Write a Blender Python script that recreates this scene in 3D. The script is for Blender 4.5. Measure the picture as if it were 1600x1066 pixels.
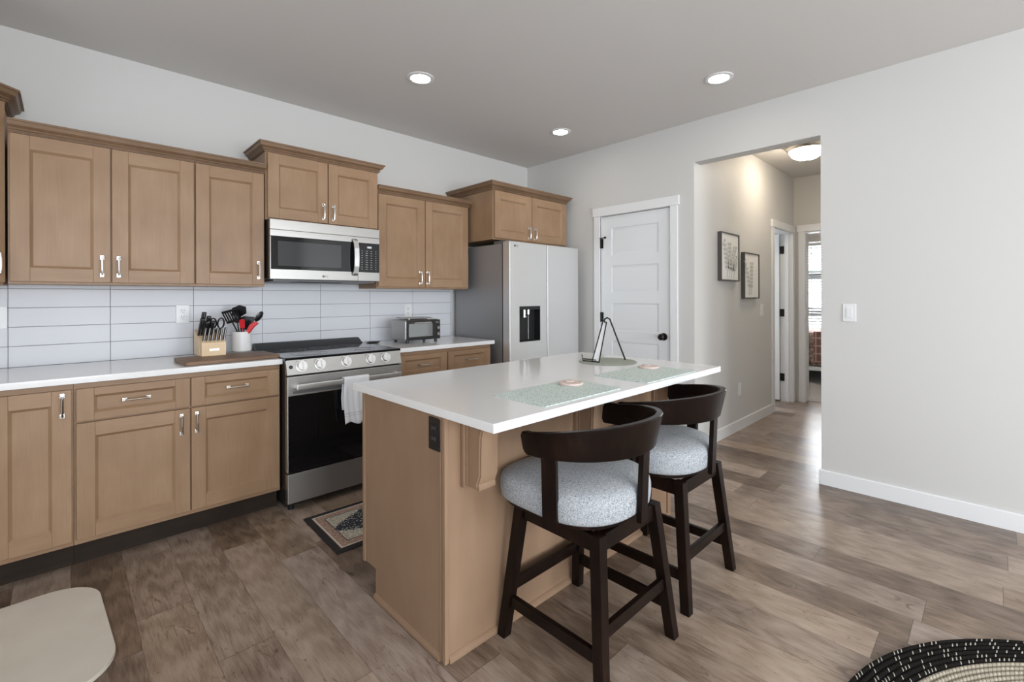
import bpy, bmesh, math, random
from mathutils import Vector, Matrix
random.seed(7)
for o in list(bpy.data.objects): bpy.data.objects.remove(o)
SC = bpy.context.scene
COL = SC.collection
PI = math.pi

# ------------------------------------------------------------------ camera
F, CY, PSI, H, ROLL = 727.6, 464.5, .7651, 1.268, -.003
cam_d = bpy.data.cameras.new('camera'); cam = bpy.data.objects.new('camera', cam_d); COL.objects.link(cam)
cam_d.sensor_fit = 'HORIZONTAL'; cam_d.sensor_width = 36; cam_d.lens = 36 * F / 1600
cam_d.shift_y = -(533 - CY) / 1600; cam_d.clip_start = .02
cam.matrix_world = Matrix.Translation((0, 0, H)) @ Matrix.Rotation(-PSI, 4, 'Z') @ Matrix.Rotation(PI / 2, 4, 'X') @ Matrix.Rotation(ROLL, 4, 'Z')
SC.camera = cam

# ------------------------------------------------------------------ world, light, exposure
w = bpy.data.worlds.new('sky'); SC.world = w; w.use_nodes = True
w.node_tree.nodes['Background'].inputs[0].default_value = (.86, .93, 1, 1)
w.node_tree.nodes['Background'].inputs[1].default_value = 2.2
SC.view_settings.view_transform = 'Standard'; SC.view_settings.look = 'None'
SC.view_settings.exposure = 0.48; SC.view_settings.gamma = 1; SC.view_settings.use_curve_mapping = False

def area(name, loc, rot, sx, sy, power, col):
    d = bpy.data.lights.new(name, 'AREA'); d.shape = 'RECTANGLE'; d.size = sx; d.size_y = sy
    d.energy = power; d.color = col
    o = bpy.data.objects.new(name, d); COL.objects.link(o); o.location = loc; o.rotation_euler = rot
    return o
DAY = (.90, .95, 1.0)
area('daylight_rear', (-.0, -4.35, 1.35), (PI / 2 + .10, 0, 0), 1.5, 2.0, 84, DAY)             # shines +Y
area('daylight_rear_right', (2.3, -4.35, 1.35), (PI / 2 + .10, 0, 0), 1.5, 2.0, 84, DAY)
area('daylight_side', (-1.15, -1.6, 1.25), (0, -PI / 2, 0), 2.1, 2.2, 40, DAY)     # shines +X
area('daylight_sink', (-1.15, 2.3, 1.65), (0, -PI / 2, 0), .9, 1.0, 4, DAY)
area('daylight_bedroom', (9.5, 2.1, 1.45), (0, PI / 2, 0), 1.3, 1.6, 170, DAY)
area('side_room_added_fill', (5.7, 3.63, 1.5), (-PI / 2, 0, 0), .8, 1.2, 22, DAY)   # shines -Y, lamp added in the unseen side room to brighten the hall     # shines -X
CAN_E, DOME_E = 34.0, 30.0

# ------------------------------------------------------------------ node helpers
class NT:
    def __init__(s, name):
        s.m = bpy.data.materials.new(name); s.m.use_nodes = True
        s.t = s.m.node_tree; s.b = s.t.nodes['Principled BSDF']
    def n(s, typ, **k):
        x = s.t.nodes.new(typ)
        for a, v in k.items(): setattr(x, a, v)
        return x
    def l(s, a, b): s.t.links.new(a, b)
    def val(s, inp, v):
        if hasattr(v, 'links') or isinstance(v, bpy.types.NodeSocket): s.l(v, inp)
        else: inp.default_value = v
    def math(s, op, a, b=None, c=None):
        x = s.n('ShaderNodeMath', operation=op); s.val(x.inputs[0], a)
        if b is not None: s.val(x.inputs[1], b)
        if c is not None: s.val(x.inputs[2], c)
        return x.outputs[0]
    def coord(s, kind='Object'): return s.n('ShaderNodeTexCoord').outputs[kind]
    def mapping(s, v, sc=(1, 1, 1), loc=(0, 0, 0)):
        x = s.n('ShaderNodeMapping'); s.l(v, x.inputs[0]); x.inputs['Scale'].default_value = sc; x.inputs['Location'].default_value = loc
        return x.outputs[0]
    def noise(s, v, scale, detail=3, rough=.5, dist=0):
        x = s.n('ShaderNodeTexNoise'); s.l(v, x.inputs['Vector']); x.inputs['Scale'].default_value = scale
        x.inputs['Detail'].default_value = detail; x.inputs['Roughness'].default_value = rough; x.inputs['Distortion'].default_value = dist
        return x.outputs[0]
    def ramp(s, f, stops):
        x = s.n('ShaderNodeValToRGB'); s.l(f, x.inputs[0]); e = x.color_ramp.elements
        while len(e) < len(stops): e.new(.5)
        for i, (p, c) in enumerate(stops): e[i].position = p; e[i].color = (*c, 1)
        return x.outputs[0]
    def mix(s, f, a, b, mode='MIX'):
        x = s.n('ShaderNodeMix', data_type='RGBA', blend_type=mode)
        s.val(x.inputs[0], f)
        for i, v in ((6, a), (7, b)):
            if isinstance(v, tuple): x.inputs[i].default_value = (*v, 1)
            else: s.l(v, x.inputs[i])
        return x.outputs[2]
    def bump(s, h, st=.2, d=.002):
        x = s.n('ShaderNodeBump'); s.l(h, x.inputs['Height']); x.inputs['Strength'].default_value = st; x.inputs['Distance'].default_value = d
        s.l(x.outputs[0], s.b.inputs['Normal'])
    def set(s, **k):
        for a, v in k.items():
            i = s.b.inputs[a.replace('_', ' ')]
            if isinstance(v, tuple): i.default_value = (*v, 1)
            elif isinstance(v, (int, float)): i.default_value = v
            else: s.l(v, i)
        return s

def lin(r, g, b):
    f = lambda c: (c / 255 / 12.92) if c / 255 <= .04045 else ((c / 255 + .055) / 1.055) ** 2.4
    return (f(r), f(g), f(b))

def plain(name, col, rough=.5, metal=0., **k):
    t = NT(name); t.set(Base_Color=col, Roughness=rough, Metallic=metal, **k); return t.m
def paint(name, col, rough=.6, bs=.08, sc=260):
    t = NT(name); v = t.coord()
    t.set(Base_Color=col, Roughness=rough); t.bump(t.noise(v, sc, 3), bs, .001); return t.m
def wood(name, c1, c2, c3, axis, rough=.38, fine=1.0):
    t = NT(name); v = t.coord()
    oi = t.n('ShaderNodeObjectInfo').outputs['Random']
    off = t.n('ShaderNodeVectorMath', operation='ADD'); t.l(v, off.inputs[0])
    cmb = t.n('ShaderNodeCombineXYZ'); r = t.math('MULTIPLY', oi, 37.)
    for i in range(3): t.l(r, cmb.inputs[i])
    t.l(cmb.outputs[0], off.inputs[1]); v = off.outputs[0]
    s1 = [9., 9., 9.]; s1[axis] = 1.6
    s2 = [150., 150., 150.]; s2[axis] = 9.
    a = t.noise(t.mapping(v, tuple(s1)), 1.0, 4, .55, 1.2)
    b = t.noise(t.mapping(v, tuple(s2)), 1.0, 3, .6)
    c = t.noise(v, 5.0, 2, .5)
    f = t.math('ADD', t.math('MULTIPLY', a, .40), t.math('ADD', t.math('MULTIPLY', b, .20 * fine), t.math('MULTIPLY', c, .40)))
    f = t.math('ADD', f, t.math('MULTIPLY', oi, .08))
    col = t.ramp(f, [(.34, c1), (.56, c2), (.80, c3)])
    t.set(Base_Color=col, Roughness=rough, Specular_IOR_Level=.32); t.bump(b, .08, .0006)
    return t.m
def steel(name, col=(.60, .60, .60), rough=.28, axis=0, metal=1.0):
    t = NT(name); v = t.coord(); s = [260., 260., 260.]; s[axis] = 2.
    nz = t.noise(t.mapping(v, tuple(s)), 1.0, 2)
    t.set(Base_Color=col, Metallic=metal, Roughness=t.math('ADD', t.math('MULTIPLY', nz, .12), rough - .06))
    t.bump(nz, .03, .0003); return t.m

M = {}
M['wall'] = paint('wall_paint', (.62, .615, .60))
M['ceil'] = paint('ceiling_paint', (.66, .64, .62), .8, .15, 120)
M['trim'] = plain('trim_paint', (.80, .81, .82), .35)
M['door'] = plain('door_paint', (.78, .80, .82), .38)
W1, W2, W3 = (.262, .160, .092), (.322, .203, .120), (.385, .258, .165)
M['woodZ'] = wood('maple_vertical', W1, W2, W3, 2)
M['woodX'] = wood('maple_horizontal', W1, W2, W3, 0)
M['woodY'] = wood('maple_depthwise', W1, W2, W3, 1)
M['crown'] = wood('maple_moulding', (.16, .095, .055), (.22, .135, .08), (.29, .19, .12), 0)
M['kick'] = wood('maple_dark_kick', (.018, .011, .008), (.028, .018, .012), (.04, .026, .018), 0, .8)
M['islandwood'] = wood('island_maple', (.265, .168, .105), (.30, .194, .124), (.335, .224, .148), 2, .42, .4)
M['steel'] = steel('brushed_steel', (.45, .44, .425), .42)
M['steelZ'] = steel('brushed_steel_vertical', (.74, .74, .735), .50, 2, .85)
M['fridgeside'] = plain('fridge_side_grey', (.33, .33, .335), .42, .5)
M['chrome'] = plain('chrome', (.75, .75, .75), .12, 1.)
M['satin'] = plain('satin_steel', (.70, .70, .69), .38, 1.)
M['nickel'] = plain('satin_nickel', (.62, .58, .52), .25, 1.)
M['blackglass'] = plain('black_glass', (.006, .006, .007), .04)
M['black'] = plain('black_plastic', (.012, .012, .013), .35)
M['blackmatte'] = plain('matte_black', (.010, .010, .011), .5)
M['blackmetal'] = plain('black_metal', (.015, .014, .014), .35, .6)
M['white'] = plain('white_plastic', (.78, .79, .80), .3)
M['whitedark'] = plain('socket_slot', (.05, .05, .05), .5)
M['grey'] = plain('grey_plastic', (.12, .12, .125), .4)
M['glass_win'] = plain('microwave_window', (.05, .052, .056), .05)
M['ceramic'] = plain('white_ceramic', (.80, .80, .81), .15)
M['red'] = plain('red_silicone', (.62, .015, .025), .3)
M['blk_nylon'] = plain('black_nylon', (.012, .012, .014), .3)
M['lightwood'] = wood('pale_wood', (.66, .46, .27), (.74, .55, .35), (.80, .63, .43), 2)
M['walnut'] = wood('walnut_board', (.13, .075, .045), (.20, .12, .075), (.27, .17, .11), 0, .5)
t = NT('quartz'); v = t.coord(); nz = t.noise(v, 60, 4); big = t.noise(v, 3, 3)
t.set(Base_Color=t.mix(t.math('MULTIPLY', nz, .25), (.82, .82, .82), (.72, .72, .72)), Roughness=.14, Specular_IOR_Level=.5); M['quartz'] = t.m
t = NT('white_tile'); t.set(Base_Color=(.68, .695, .735), Roughness=.32, Specular_IOR_Level=.25); t.bump(t.noise(t.coord(), 14, 2), .05, .002); M['tile'] = t.m
M['grout'] = plain('grey_grout', (.22, .22, .24), .8)
# dark espresso stool wood
t = NT('espresso_wood'); v = t.coord(); a = t.noise(t.mapping(v, (60, 60, 6)), 1, 3); b = t.noise(v, 7, 2)
t.set(Base_Color=t.ramp(t.math('ADD', t.math('MULTIPLY', a, .4), t.math('MULTIPLY', b, .6)), [(.35, (.004, .002, .0015)), (.6, (.010, .0045, .003)), (.8, (.026, .011, .007))]), Roughness=.34, Specular_IOR_Level=.2); M['espresso'] = t.m
# grey-blue woven fabric
t = NT('stool_fabric'); v = t.coord()
a = t.noise(t.mapping(v, (620, 220, 620)), 1, 2, .7); b = t.noise(t.mapping(v, (220, 620, 220)), 1, 2, .7)
f = t.math('MULTIPLY', t.math('ADD', a, b), .5)
t.set(Base_Color=t.ramp(f, [(.38, (.09, .105, .125)), (.48, (.31, .335, .365)), (.60, (.58, .59, .60))]), Roughness=.95); t.bump(f, .6, .002); M['fabric'] = t.m
# placemat weave
t = NT('placemat_weave'); v = t.coord()
vo = t.n('ShaderNodeTexVoronoi'); t.l(v, vo.inputs['Vector']); vo.inputs['Scale'].default_value = 210
t.set(Base_Color=t.ramp(vo.outputs['Distance'], [(.25, (.72, .78, .76)), (.6, (.56, .65, .62)), (.85, (.20, .28, .26))]), Roughness=.9); t.bump(vo.outputs['Distance'], -.6, .002); M['placemat'] = t.m
M['sage'] = paint('sage_mat', (.34, .37, .32), .9, .5, 300)
t = NT('marble_coaster'); t.set(Base_Color=t.ramp(t.noise(t.coord(), 30, 5, .6, 2), [(.35, (.62, .48, .43)), (.55, (.72, .60, .55)), (.7, (.50, .38, .34))]), Roughness=.5); M['coaster'] = t.m
# terry towel
t = NT('white_towel'); v = t.coord(); sx = t.n('ShaderNodeSeparateXYZ'); t.l(v, sx.inputs[0]); z = sx.outputs[2]
def band(t, z, c, w_): return t.math('LESS_THAN', t.math('ABSOLUTE', t.math('SUBTRACT', z, c)), w_)
bb = t.math('ADD', band(t, z, .075, .0016), band(t, z, .060, .0012))
t.set(Base_Color=t.mix(bb, (.83, .84, .87), (.45, .47, .50)), Roughness=.95); t.bump(t.noise(v, 500, 2), .5, .002); M['towel'] = t.m
# sink mat
t = NT('beige_mat'); v = t.coord(); t.set(Base_Color=t.ramp(t.noise(v, 5, 3), [(.3, (.60, .55, .47)), (.7, (.66, .61, .53))]), Roughness=.6); t.bump(t.noise(v, 200, 2), .15, .001); M['sinkmat'] = t.m

# vinyl plank floor (planks run along Y)
def plank_mat():
    t = NT('vinyl_planks'); v = t.coord(); s = t.n('ShaderNodeSeparateXYZ'); t.l(v, s.inputs[0]); X, Y = s.outputs[0], s.outputs[1]
    PW, PL = .183, 1.22
    u = t.math('DIVIDE', t.math('SUBTRACT', X, .017), PW); row = t.math('FLOOR', u); fu = t.math('SUBTRACT', u, row)
    wn = t.n('ShaderNodeTexWhiteNoise', noise_dimensions='1D'); t.l(row, wn.inputs['W'])
    vv = t.math('ADD', t.math('DIVIDE', Y, PL), t.math('MULTIPLY', wn.outputs[0], 7.3)); colm = t.math('FLOOR', vv); fv = t.math('SUBTRACT', vv, colm)
    idv = t.n('ShaderNodeCombineXYZ'); t.l(row, idv.inputs[0]); t.l(colm, idv.inputs[1])
    w2 = t.n('ShaderNodeTexWhiteNoise', noise_dimensions='2D'); t.l(idv.outputs[0], w2.inputs['Vector']); rid = w2.outputs[0]
    off = t.n('ShaderNodeCombineXYZ'); t.l(t.math('MULTIPLY', rid, 31), off.inputs[0]); t.l(t.math('MULTIPLY', rid, 57), off.inputs[1])
    ad = t.n('ShaderNodeVectorMath', operation='ADD'); t.l(v, ad.inputs[0]); t.l(off.outputs[0], ad.inputs[1]); q = ad.outputs[0]
    big = t.noise(t.mapping(q, (8, 2.2, 1)), 1, 4, .6, 1.0)
    grain = t.noise(t.mapping(q, (75, 6, 1)), 1, 6, .75, 1.6)
    fine = t.noise(t.mapping(q, (380, 14, 1)), 1, 4, .7, .6)
    rings = t.n('ShaderNodeTexWave', wave_type='RINGS'); t.l(t.mapping(q, (9, 1.1, 1)), rings.inputs[0]); rings.inputs['Scale'].default_value = 1.6
    rings.inputs['Distortion'].default_value = 7; rings.inputs['Detail'].default_value = 3; rings.inputs['Detail Scale'].default_value = 1.4
    knots = t.noise(t.mapping(q, (13, 6, 1)), 1, 4, .65, 2.5)
    f = t.math('ADD', t.math('ADD', t.math('MULTIPLY', rid, .25), t.math('MULTIPLY', big, .33)), t.math('ADD', t.math('MULTIPLY', grain, .26), t.math('ADD', t.math('MULTIPLY', fine, .20), t.math('MULTIPLY', rings.outputs[1], .07))))
    c = t.ramp(f, [(.36, (.100, .067, .049)), (.48, (.190, .137, .106)), (.58, (.295, .226, .184)), (.74, (.43, .35, .30))])
    hue = t.n('ShaderNodeTexWhiteNoise', noise_dimensions='1D'); t.l(t.math('MULTIPLY', rid, 91.), hue.inputs['W'])
    c = t.mix(hue.outputs[0], c, t.mix(1., c, (1.0, .95, .84), 'MULTIPLY'))
    kk = t.ramp(knots, [(.60, (1, 1, 1)), (.68, (.62, .55, .50)), (.76, (.34, .28, .25))])
    c = t.mix(.85, c, kk, 'MULTIPLY')
    crk = t.ramp(grain, [(.34, (.45, .40, .37)), (.40, (1, 1, 1))])
    c = t.mix(.8, c, crk, 'MULTIPLY')
    gu = t.math('LESS_THAN', t.math('MINIMUM', fu, t.math('SUBTRACT', 1., fu)), .0045)
    gv = t.math('LESS_THAN', t.math('MINIMUM', fv, t.math('SUBTRACT', 1., fv)), .0012)
    g = t.math('MAXIMUM', gu, gv)
    c = t.mix(t.math('MULTIPLY', g, .55), c, (.03, .022, .018))
    t.set(Base_Color=c, Roughness=t.math('ADD', .22, t.math('MULTIPLY', fine, .16)), Specular_IOR_Level=.5)
    t.bump(t.math('SUBTRACT', t.math('ADD', t.math('MULTIPLY', fine, .5), t.math('MULTIPLY', grain, .6)), g), .18, .0012)
    return t.m
M['floor'] = plank_mat()
t = NT('grey_carpet'); v = t.coord(); t.set(Base_Color=t.ramp(t.noise(v, 90, 4, .8), [(.35, (.34, .33, .32)), (.65, (.70, .68, .66))]), Roughness=1.); t.bump(t.noise(v, 200, 3), 1., .01); M['carpet'] = t.m

# ------------------------------------------------------------------ mesh helpers
ORG = {}
def wnorm(o):
    w_ = o.modifiers.new('even_shading', 'WEIGHTED_NORMAL'); w_.keep_sharp = True; w_.mode = 'FACE_AREA'
class MB:
    def __init__(s): s.bm = bmesh.new()
    def _mi(s, faces, m):
        for f in faces: f.material_index = m
    def box(s, x0, x1, y0, y1, z0, z1, b=0., m=0, seg=2):
        bm = s.bm; x0, x1 = sorted((x0, x1)); y0, y1 = sorted((y0, y1)); z0, z1 = sorted((z0, z1))
        vs = [bm.verts.new((x, y, z)) for x in (x0, x1) for y in (y0, y1) for z in (z0, z1)]
        idx = [(0, 1, 3, 2), (4, 6, 7, 5), (0, 4, 5, 1), (2, 3, 7, 6), (0, 2, 6, 4), (1, 5, 7, 3)]
        fs = [bm.faces.new([vs[i] for i in q]) for q in idx]; s._mi(fs, m)
        if b > 0:
            b = min(b, .49 * min(x1 - x0, y1 - y0, z1 - z0))
            es = list({e for f in fs for e in f.edges})
            r = bmesh.ops.bevel(bm, geom=es, offset=b, segments=seg, profile=.5, affect='EDGES'); s._mi(r['faces'], m)
        return s
    def hexa(s, a, b, m=0):      # two quads of four points, bridged
        bm = s.bm; va = [bm.verts.new(p) for p in a]; vb = [bm.verts.new(p) for p in b]; n = len(va)
        fs = [bm.faces.new(va[::-1]), bm.faces.new(vb)]
        for i in range(n): fs.append(bm.faces.new((va[i], va[(i + 1) % n], vb[(i + 1) % n], vb[i])))
        s._mi(fs, m); return s
    def prism(s, poly, axis, a0, a1, m=0):
        def P(u, v, w_): return {0: (w_, u, v), 1: (u, w_, v), 2: (u, v, w_)}[axis]
        return s.hexa([P(u, v, a0) for u, v in poly], [P(u, v, a1) for u, v in poly], m)
    def tube(s, pts, r, n=10, m=0, caps=True, closed=False):
        bm = s.bm; pts = [Vector(p) for p in pts]; N = len(pts); rings = []; prev = None
        for i, p in enumerate(pts):
            if closed: d = pts[(i + 1) % N] - pts[i - 1]
            else: d = pts[min(i + 1, N - 1)] - pts[max(i - 1, 0)]
            d.normalize()
            if prev is None:
                a = Vector((0, 0, 1)) if abs(d.z) < .9 else Vector((1, 0, 0)); u = d.cross(a).normalized()
            else: u = (prev - d * prev.dot(d)).normalized()
            prev = u; w_ = d.cross(u); rr = r[i] if isinstance(r, (list, tuple)) else r
            rings.append([bm.verts.new(p + (u * math.cos(2 * PI * k / n) + w_ * math.sin(2 * PI * k / n)) * rr) for k in range(n)])
        R = range(N if closed else N - 1); fs = []
        for i in R:
            A, B_ = rings[i], rings[(i + 1) % N]
            for k in range(n): fs.append(bm.faces.new((A[k], A[(k + 1) % n], B_[(k + 1) % n], B_[k])))
        if caps and not closed: fs.append(bm.faces.new(rings[0][::-1])); fs.append(bm.faces.new(rings[-1]))
        s._mi(fs, m); return s
    def cyl(s, p0, p1, r, n=24, m=0, r2=None): return s.tube([p0, p1], [r, r if r2 is None else r2], n, m)
    def lathe(s, prof, c=(0, 0, 0), n=40, m=0, axis=2, sx=1., sy=1.):
        bm = s.bm; rings = []; fs = []
        def pt(r, z, a):
            x, y = r * math.cos(a) * sx, r * math.sin(a) * sy
            q = {2: (x, y, z), 1: (x, z, y), 0: (z, x, y)}[axis]
            return (c[0] + q[0], c[1] + q[1], c[2] + q[2])
        for r, z in prof:
            if r < 1e-6: rings.append([bm.verts.new(pt(0, z, 0))])
            else: rings.append([bm.verts.new(pt(r, z, 2 * PI * k / n)) for k in range(n)])
        for A, B_ in zip(rings, rings[1:]):
            for k in range(n):
                a, b, c_, d = A[k % len(A)], A[(k + 1) % len(A)], B_[(k + 1) % len(B_)], B_[k % len(B_)]
                q = []
                for x in (a, b, c_, d):
                    if x not in q: q.append(x)
                if len(q) > 2: fs.append(bm.faces.new(q))
        s._mi(fs, m); return s
    def sweep(s, path, prof, z0, m=0, closed=False):
        """horizontal path [(x,y)], profile [(out,up)] ; 'out' is to the right of travel; mitred"""
        bm = s.bm; P = [Vector(p) for p in path]; N = len(P); rings = []
        for i in range(N):
            a = (P[i] - P[i - 1]).normalized() if i > 0 else None
            b = (P[i + 1] - P[i]).normalized() if i < N - 1 else None
            if a is None: a = b
            if b is None: b = a
            na, nb = Vector((a.y, -a.x)), Vector((b.y, -b.x)); n_ = (na + nb).normalized(); k = 1 / max(.3, n_.dot(na))
            rings.append([bm.verts.new((P[i].x + n_.x * k * o, P[i].y + n_.y * k * o, z0 + u)) for o, u in prof])
        fs = []; L = len(prof)
        for A, B_ in zip(rings, rings[1:]):
            for k in range(L): fs.append(bm.faces.new((A[k], A[(k + 1) % L], B_[(k + 1) % L], B_[k])))
        fs += [bm.faces.new(rings[0][::-1]), bm.faces.new(rings[-1])]
        s._mi(fs, m); return s
    def grid(s, fn, nu, nv, m=0, closeu=False):
        bm = s.bm; V = [[bm.verts.new(fn(i / nu, j / nv)) for j in range(nv + 1)] for i in range(nu + (0 if closeu else 1))]
        n = len(V); fs = []
        for i in range(nu):
            for j in range(nv): fs.append(bm.faces.new((V[i][j], V[(i + 1) % n][j], V[(i + 1) % n][j + 1], V[i][j + 1])))
        s._mi(fs, m); return V
    def build(s, name, mats, parent=None, ang=35, kind=None):
        bmesh.ops.recalc_face_normals(s.bm, faces=s.bm.faces)
        og = ORG.get(parent.name, Vector((0, 0, 0))) if parent else Vector((0, 0, 0))
        if og.length > 0: bmesh.ops.translate(s.bm, verts=s.bm.verts, vec=-og)
        me = bpy.data.meshes.new(name); s.bm.to_mesh(me); s.bm.free()
        if not isinstance(mats, (list, tuple)): mats = [mats]
        for x in mats: me.materials.append(M[x] if isinstance(x, str) else x)
        me.shade_smooth()
        me.set_sharp_from_angle(angle=math.radians(ang))
        o = bpy.data.objects.new(name, me); COL.objects.link(o)
        if ang == 35: wnorm(o)
        if parent: o.parent = parent; ORG[o.name] = og
        if kind: o['kind'] = kind
        return o

def thing(name, label, cat, loc=(0, 0, 0), group=None, local=False, rz=0.):
    o = bpy.data.objects.new(name, None); COL.objects.link(o); o.location = loc; o.rotation_euler = (0, 0, rz)
    o.empty_display_size = .1
    o['label'] = label; o['category'] = cat
    if group: o['group'] = group
    ORG[o.name] = Vector((0, 0, 0)) if local else Vector(loc)
    return o
def tag(o, label, cat, group=None):
    o['label'] = label; o['category'] = cat
    if group: o['group'] = group
    return o
def st(mb, name, mat): return mb.build(name, mat, kind='structure')
def dup(root, loc, label=None, rz=None):
    r = root.copy(); COL.objects.link(r); r.location = loc; ORG[r.name] = Vector(loc)
    if rz is not None: r.rotation_euler = (0, 0, rz)
    if label: r['label'] = label
    for ch in list(root.children):
        c = ch.copy(); COL.objects.link(c); c.parent = r
        for g in list(ch.children):
            d = g.copy(); COL.objects.link(d); d.parent = c
    return r
def cut(o, boxes):
    """subtract boxes from a mesh object, leaving plain mesh data"""
    for bx in boxes:
        c = MB().box(*bx); cm = c.build('cutter', 'black')
        if o.parent: cm.location = -ORG.get(o.name, Vector((0, 0, 0)))
        par = o.parent; o.parent = None; o.modifiers.clear()
        md = o.modifiers.new('b', 'BOOLEAN'); md.object = cm; md.operation = 'DIFFERENCE'; md.solver = 'EXACT'
        bpy.context.view_layer.update(); dg = bpy.context.evaluated_depsgraph_get()
        me = bpy.data.meshes.new_from_object(o.evaluated_get(dg)); o.modifiers.clear(); o.data = me; me.shade_smooth(); me.set_sharp_from_angle(angle=math.radians(35)); wnorm(o)
        o.parent = par; bpy.data.objects.remove(cm)
def text_obj(name, txt, size, mat, loc, rot, parent, ext=.0006):
    cu = bpy.data.curves.new(name, 'FONT'); cu.body = txt; cu.size = size; cu.extrude = ext; cu.align_x = 'CENTER'; cu.align_y = 'CENTER'
    tmp = bpy.data.objects.new(name, cu); COL.objects.link(tmp)
    bpy.context.view_layer.update(); dg = bpy.context.evaluated_depsgraph_get()
    me = bpy.data.meshes.new_from_object(tmp.evaluated_get(dg)); bpy.data.objects.remove(tmp)
    me.materials.clear(); me.materials.append(M[mat])
    o = bpy.data.objects.new(name, me); COL.objects.link(o)
    og = ORG.get(parent.name, Vector((0, 0, 0))); o.parent = parent; o.location = Vector(loc) - og; o.rotation_euler = rot; ORG[o.name] = og
    return o

# ------------------------------------------------------------------ the room
D, E, C = 3.594, 3.692, 2.695          # back wall, right wall, ceiling
LX, RY = -1.0, -4.2
HE = 6.373; HY = 1.704                 # hall end wall, hall left wall
OY0, OY1, OZ = .825, HY, 2.36          # opening in the right wall
st(MB().box(LX - .1, HE + .10, RY - .1, D + .1, -.05, 0), 'floor', 'floor')
st(MB().box(LX - .1, HE + 3.4, RY - .1, D + .4, C, C + .1), 'ceiling', 'ceil')
st(MB().box(LX - .1, E + .12, D, D + .1, 0, C), 'wall_back', 'wall')
# right wall with a closet door hole and the hall opening
DY0, DY1, DZ = 1.912, 2.617, 2.03
b = MB()
b.box(E, E + .12, DY1 + .0, D, 0, C); b.box(E, E + .12, DY0, DY1, DZ, C); b.box(E, E + .12, OY1, DY0, 0, C)
b.box(E, E + .12, OY0, OY1, OZ, C); b.box(E, E + .12, RY, OY0, 0, C)
st(b, 'wall_right', 'wall')
# left wall with two window holes, rear wall with two
b = MB()
b.box(LX - .1, LX, 2.80, D, 0, C); b.box(LX - .1, LX, 1.80, 2.80, 0, 1.2); b.box(LX - .1, LX, 1.80, 2.80, 2.1, C)
b.box(LX - .1, LX, -.55, 1.80, 0, C); b.box(LX - .1, LX, -2.65, -.55, 2.3, C); b.box(LX - .1, LX, -2.65, -.55, 0, .1)
b.box(LX - .1, LX, RY, -2.65, 0, C); st(b, 'wall_left', 'wall')
b = MB()
for x0, x1 in ((LX, -.75), (.75, 1.55), (3.05, E)): b.box(x0, x1, RY - .1, RY, 0, C)
for x0, x1 in ((-.75, .75), (1.55, 3.05)): b.box(x0, x1, RY - .1, RY, 0, .35); b.box(x0, x1, RY - .1, RY, 2.35, C)
st(b, 'wall_rear', 'wall')
def wframe(n, axis, p, a0, a1, z0, z1, mull):
    b = MB(); w_ = .05
    def bx(u0, u1, v0, v1):
        if axis == 0: b.box(p - .06, p - .02, u0, u1, v0, v1, .004)
        else: b.box(u0, u1, p - .06, p - .02, v0, v1, .004)
    bx(a0, a0 + w_, z0, z1); bx(a1 - w_, a1, z0, z1); bx(a0 + w_, a1 - w_, z0, z0 + w_); bx(a0 + w_, a1 - w_, z1 - w_, z1)
    for m_ in mull: bx(m_ - .025, m_ + .025, z0 + w_, z1 - w_)
    st(b, n, 'trim')
wframe('window_1', 0, LX, -2.65, -.55, .1, 2.3, [-1.6]); wframe('window_2', 0, LX, 1.8, 2.8, 1.2, 2.1, [2.3])
wframe('window_added', 1, 3.61, 5.3, 6.1, .9, 2.1, [5.7]); wframe('window_3', 1, RY, -.75, .75, .35, 2.35, [0]); wframe('window_4', 1, RY, 1.55, 3.05, .35, 2.35, [2.3])  # the side room window is made up for the added lamp behind it
# hall
HDX0, HDX1 = 5.62, 6.285
b = MB()
b.box(E + .12, HDX0, HY, HY + .12, 0, C); b.box(HDX0, HDX1, HY, HY + .12, 2.03, C); b.box(HDX1, HE + .12, HY, HY + .12, 0, C)
st(b, 'wall_hall_left', 'wall')
BY0, BY1 = .82, 1.585
b = MB()
b.box(HE, HE + .12, BY1, HY, 0, C); b.box(HE, HE + .12, BY0, BY1, 2.03, C); b.box(HE, HE + .12, .55, BY0, 0, C)
st(b, 'wall_hall_end', 'wall')
st(MB().box(E + .12, HE + .12, .45, .55, 0, C), 'wall_hall_right', 'wall')
# room behind the hall side door
b = MB(); b.box(5.0, 5.1, HY + .12, 3.5, 0, C); b.box(HE + .02, HE + .12, HY + .12, 3.5, 0, C); b.box(5.0, 5.3, 3.5, 3.6, 0, C); b.box(6.1, HE + .12, 3.5, 3.6, 0, C); b.box(5.3, 6.1, 3.5, 3.6, 0, .9); b.box(5.3, 6.1, 3.5, 3.6, 2.1, C)
st(b, 'wall_side_room', 'wall')
# bedroom shell with a window in its far wall
BW = 9.2
b = MB()
b.box(HE + .12, BW, -.4, -.3, 0, C); b.box(HE + .12, BW, 3.6, 3.7, 0, C)
b.box(BW, BW + .1, -.4, 1.35, 0, C); b.box(BW, BW + .1, 2.85, 3.7, 0, C); b.box(BW, BW + .1, 1.35, 2.85, 0, .62); b.box(BW, BW + .1, 1.35, 2.85, 2.2, C)
b.box(HE + .0, HE + .12, -.4, .45, 0, C)
st(b, 'wall_bedroom', 'wall')
st(MB().box(HE + .1, BW, -.4, 3.7, -.05, .008), 'floor_bedroom', 'carpet')
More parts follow.
